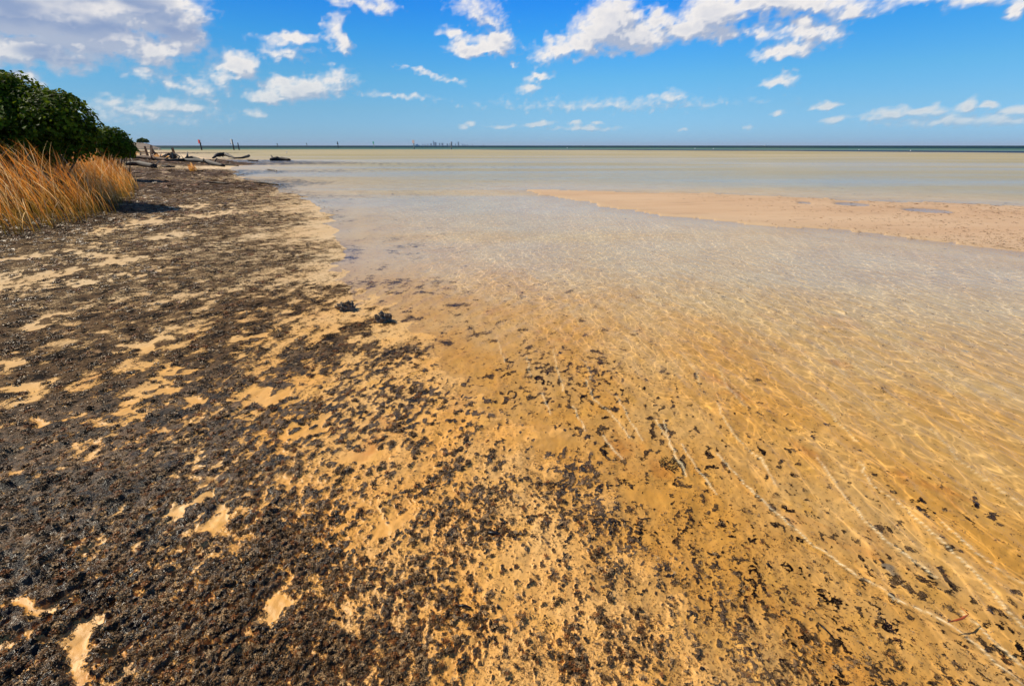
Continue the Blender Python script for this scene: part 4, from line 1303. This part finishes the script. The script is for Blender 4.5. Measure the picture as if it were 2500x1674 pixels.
def boat(label, x, y, dist, ln):
    c = at(x, y, dist)
    o = thing('motor_boat', label, 'boat', (c[0], dist, 0))
    w_ = ln * .3
    h_ = ln * .14
    v_ = [(-ln / 2, -w_ / 2, -.3), (ln * .35, -w_ / 2, -.3), (ln * .35, w_ / 2, -.3), (-ln / 2, w_ / 2, -.3), (-ln / 2, -w_ / 2, h_), (ln * .4, -w_ / 2, h_), (ln * .62, 0, h_ * 1.3), (ln * .4, w_ / 2, h_), (-ln / 2, w_ / 2, h_), (ln * .5, 0, -.3)]
    f_ = [(0, 1, 5, 4), (1, 9, 6, 5), (9, 2, 7, 6), (2, 3, 8, 7), (3, 0, 4, 8), (4, 5, 6, 7), (4, 7, 8), (0, 3, 2, 1), (1, 2, 9)]
    obj('hull', faces_mesh('hull', v_, f_, False), whitep, o)
    a_, b_ = box_parts((-ln * .05, 0, h_ + ln * .08), ln * .4, w_ * .7, ln * .16)
    obj('cabin', faces_mesh('cabin', a_, b_, False), whitep, o)
    a_, b_ = box_parts((ln * .02, 0, h_ + ln * .185), ln * .22, w_ * .5, ln * .05)
    obj('roof', faces_mesh('roof', a_, b_, False), far_b, o)


boat('long low white boat near the horizon right of the pink marker', 1018.5, 354, 2200, 20)
boat('small white boat on the horizon right of the city skyline', 1424.6, 354.6, 2500, 8)
boat('small grey white boat on the horizon at right', 1870, 354.6, 2500, 14)

for k, (x, y, lab) in enumerate([(1385, 362.6, 'small white float on the dark water, leftmost of the floats'), (1697, 364.2, 'small white float on the dark water, second from the left'), (1741.6, 364.6, 'small white float just right of the second float'),
                                 (2097, 367, 'small white float on the weed line, second from the right'), (2223, 369, 'small white float at the right, brightest of the floats')]):
    c = gp(x, y, 0)
    o = thing('float_buoy', lab, 'buoy', c, 'white floats off the flat')
    rr_ = c[1] / F * 1.1
    obj('ball', tubes_mesh('ball', [tube([(0, 0, -.05), (0, 0, rr_ * .3), (0, 0, rr_ * .9), (0, 0, rr_ * 1.5), (0, 0, rr_ * 1.9)], [rr_ * .4, rr_ * .9, rr_ * 1.05, rr_ * .8, rr_ * .15], 10)]), whitep, o)
    obj('line', tubes_mesh('line', [tube([(0, 0, -.3), (rr_ * .5, 0, -.04)], [.02, .02], 5)]), steel_dark, o)


def bird(label, px, height, turn):
    c = gp(px[0], px[1], 0)
    o = thing('white_bird', label, 'bird', c, rot=(0, 0, turn))
    k = height
    body = [tube([(-.36 * k, 0, .42 * k), (-.2 * k, 0, .47 * k), (.0, 0, .50 * k), (.14 * k, 0, .58 * k), (.20 * k, 0, .72 * k), (.19 * k, 0, .86 * k), (.24 * k, 0, .95 * k), (.30 * k, 0, .95 * k)],
                 [.02 * k, .10 * k, .14 * k, .09 * k, .045 * k, .04 * k, .055 * k, .03 * k], 9)]
    obj('body', tubes_mesh('body', body), whitep, o)
    obj('beak', tubes_mesh('beak', [tube([(.29 * k, 0, .95 * k), (.42 * k, 0, .92 * k)], [.02 * k, .004 * k], 5)]), creamp, o)
    for s_ in (-1, 1):
        obj('leg', tubes_mesh('leg', [tube([(.0, .04 * k * s_, .42 * k), (.02 * k, .04 * k * s_, .2 * k), (-.01 * k, .04 * k * s_, -.04)], [.02 * k, .014 * k, .014 * k], 5)]), blackp, o)


bird('white wading bird standing in the shallows beside the old posts', (388.5, 368.5), .8, 2.6)
bird('white wading bird standing out in the open shallows', (700.5, 376), .62, 1.2)

# ------------------------------------------------------------------ haze over the bay
hz = bpy.data.materials.new('haze')
hz.use_nodes = True
t = NT(hz.node_tree)
pv = t.n('ShaderNodeVolumePrincipled', {'Color': (.62, .80, 1.0, 1), 'Density': 5e-5, 'Anisotropy': 0.0})
t.n('ShaderNodeOutputMaterial', {'Volume': pv.outputs[0]})
W_ = 33000.0
v_ = [(a * W_, b * W_, z_) for a in (-1, 1) for b in (-1, 1) for z_ in (-14.0, 110.0)]
obj('haze', faces_mesh('haze', v_, [(0, 1, 3, 2), (4, 6, 7, 5), (0, 4, 5, 1), (2, 3, 7, 6), (0, 2, 6, 4), (1, 5, 7, 3)], False), hz, kind='stuff')
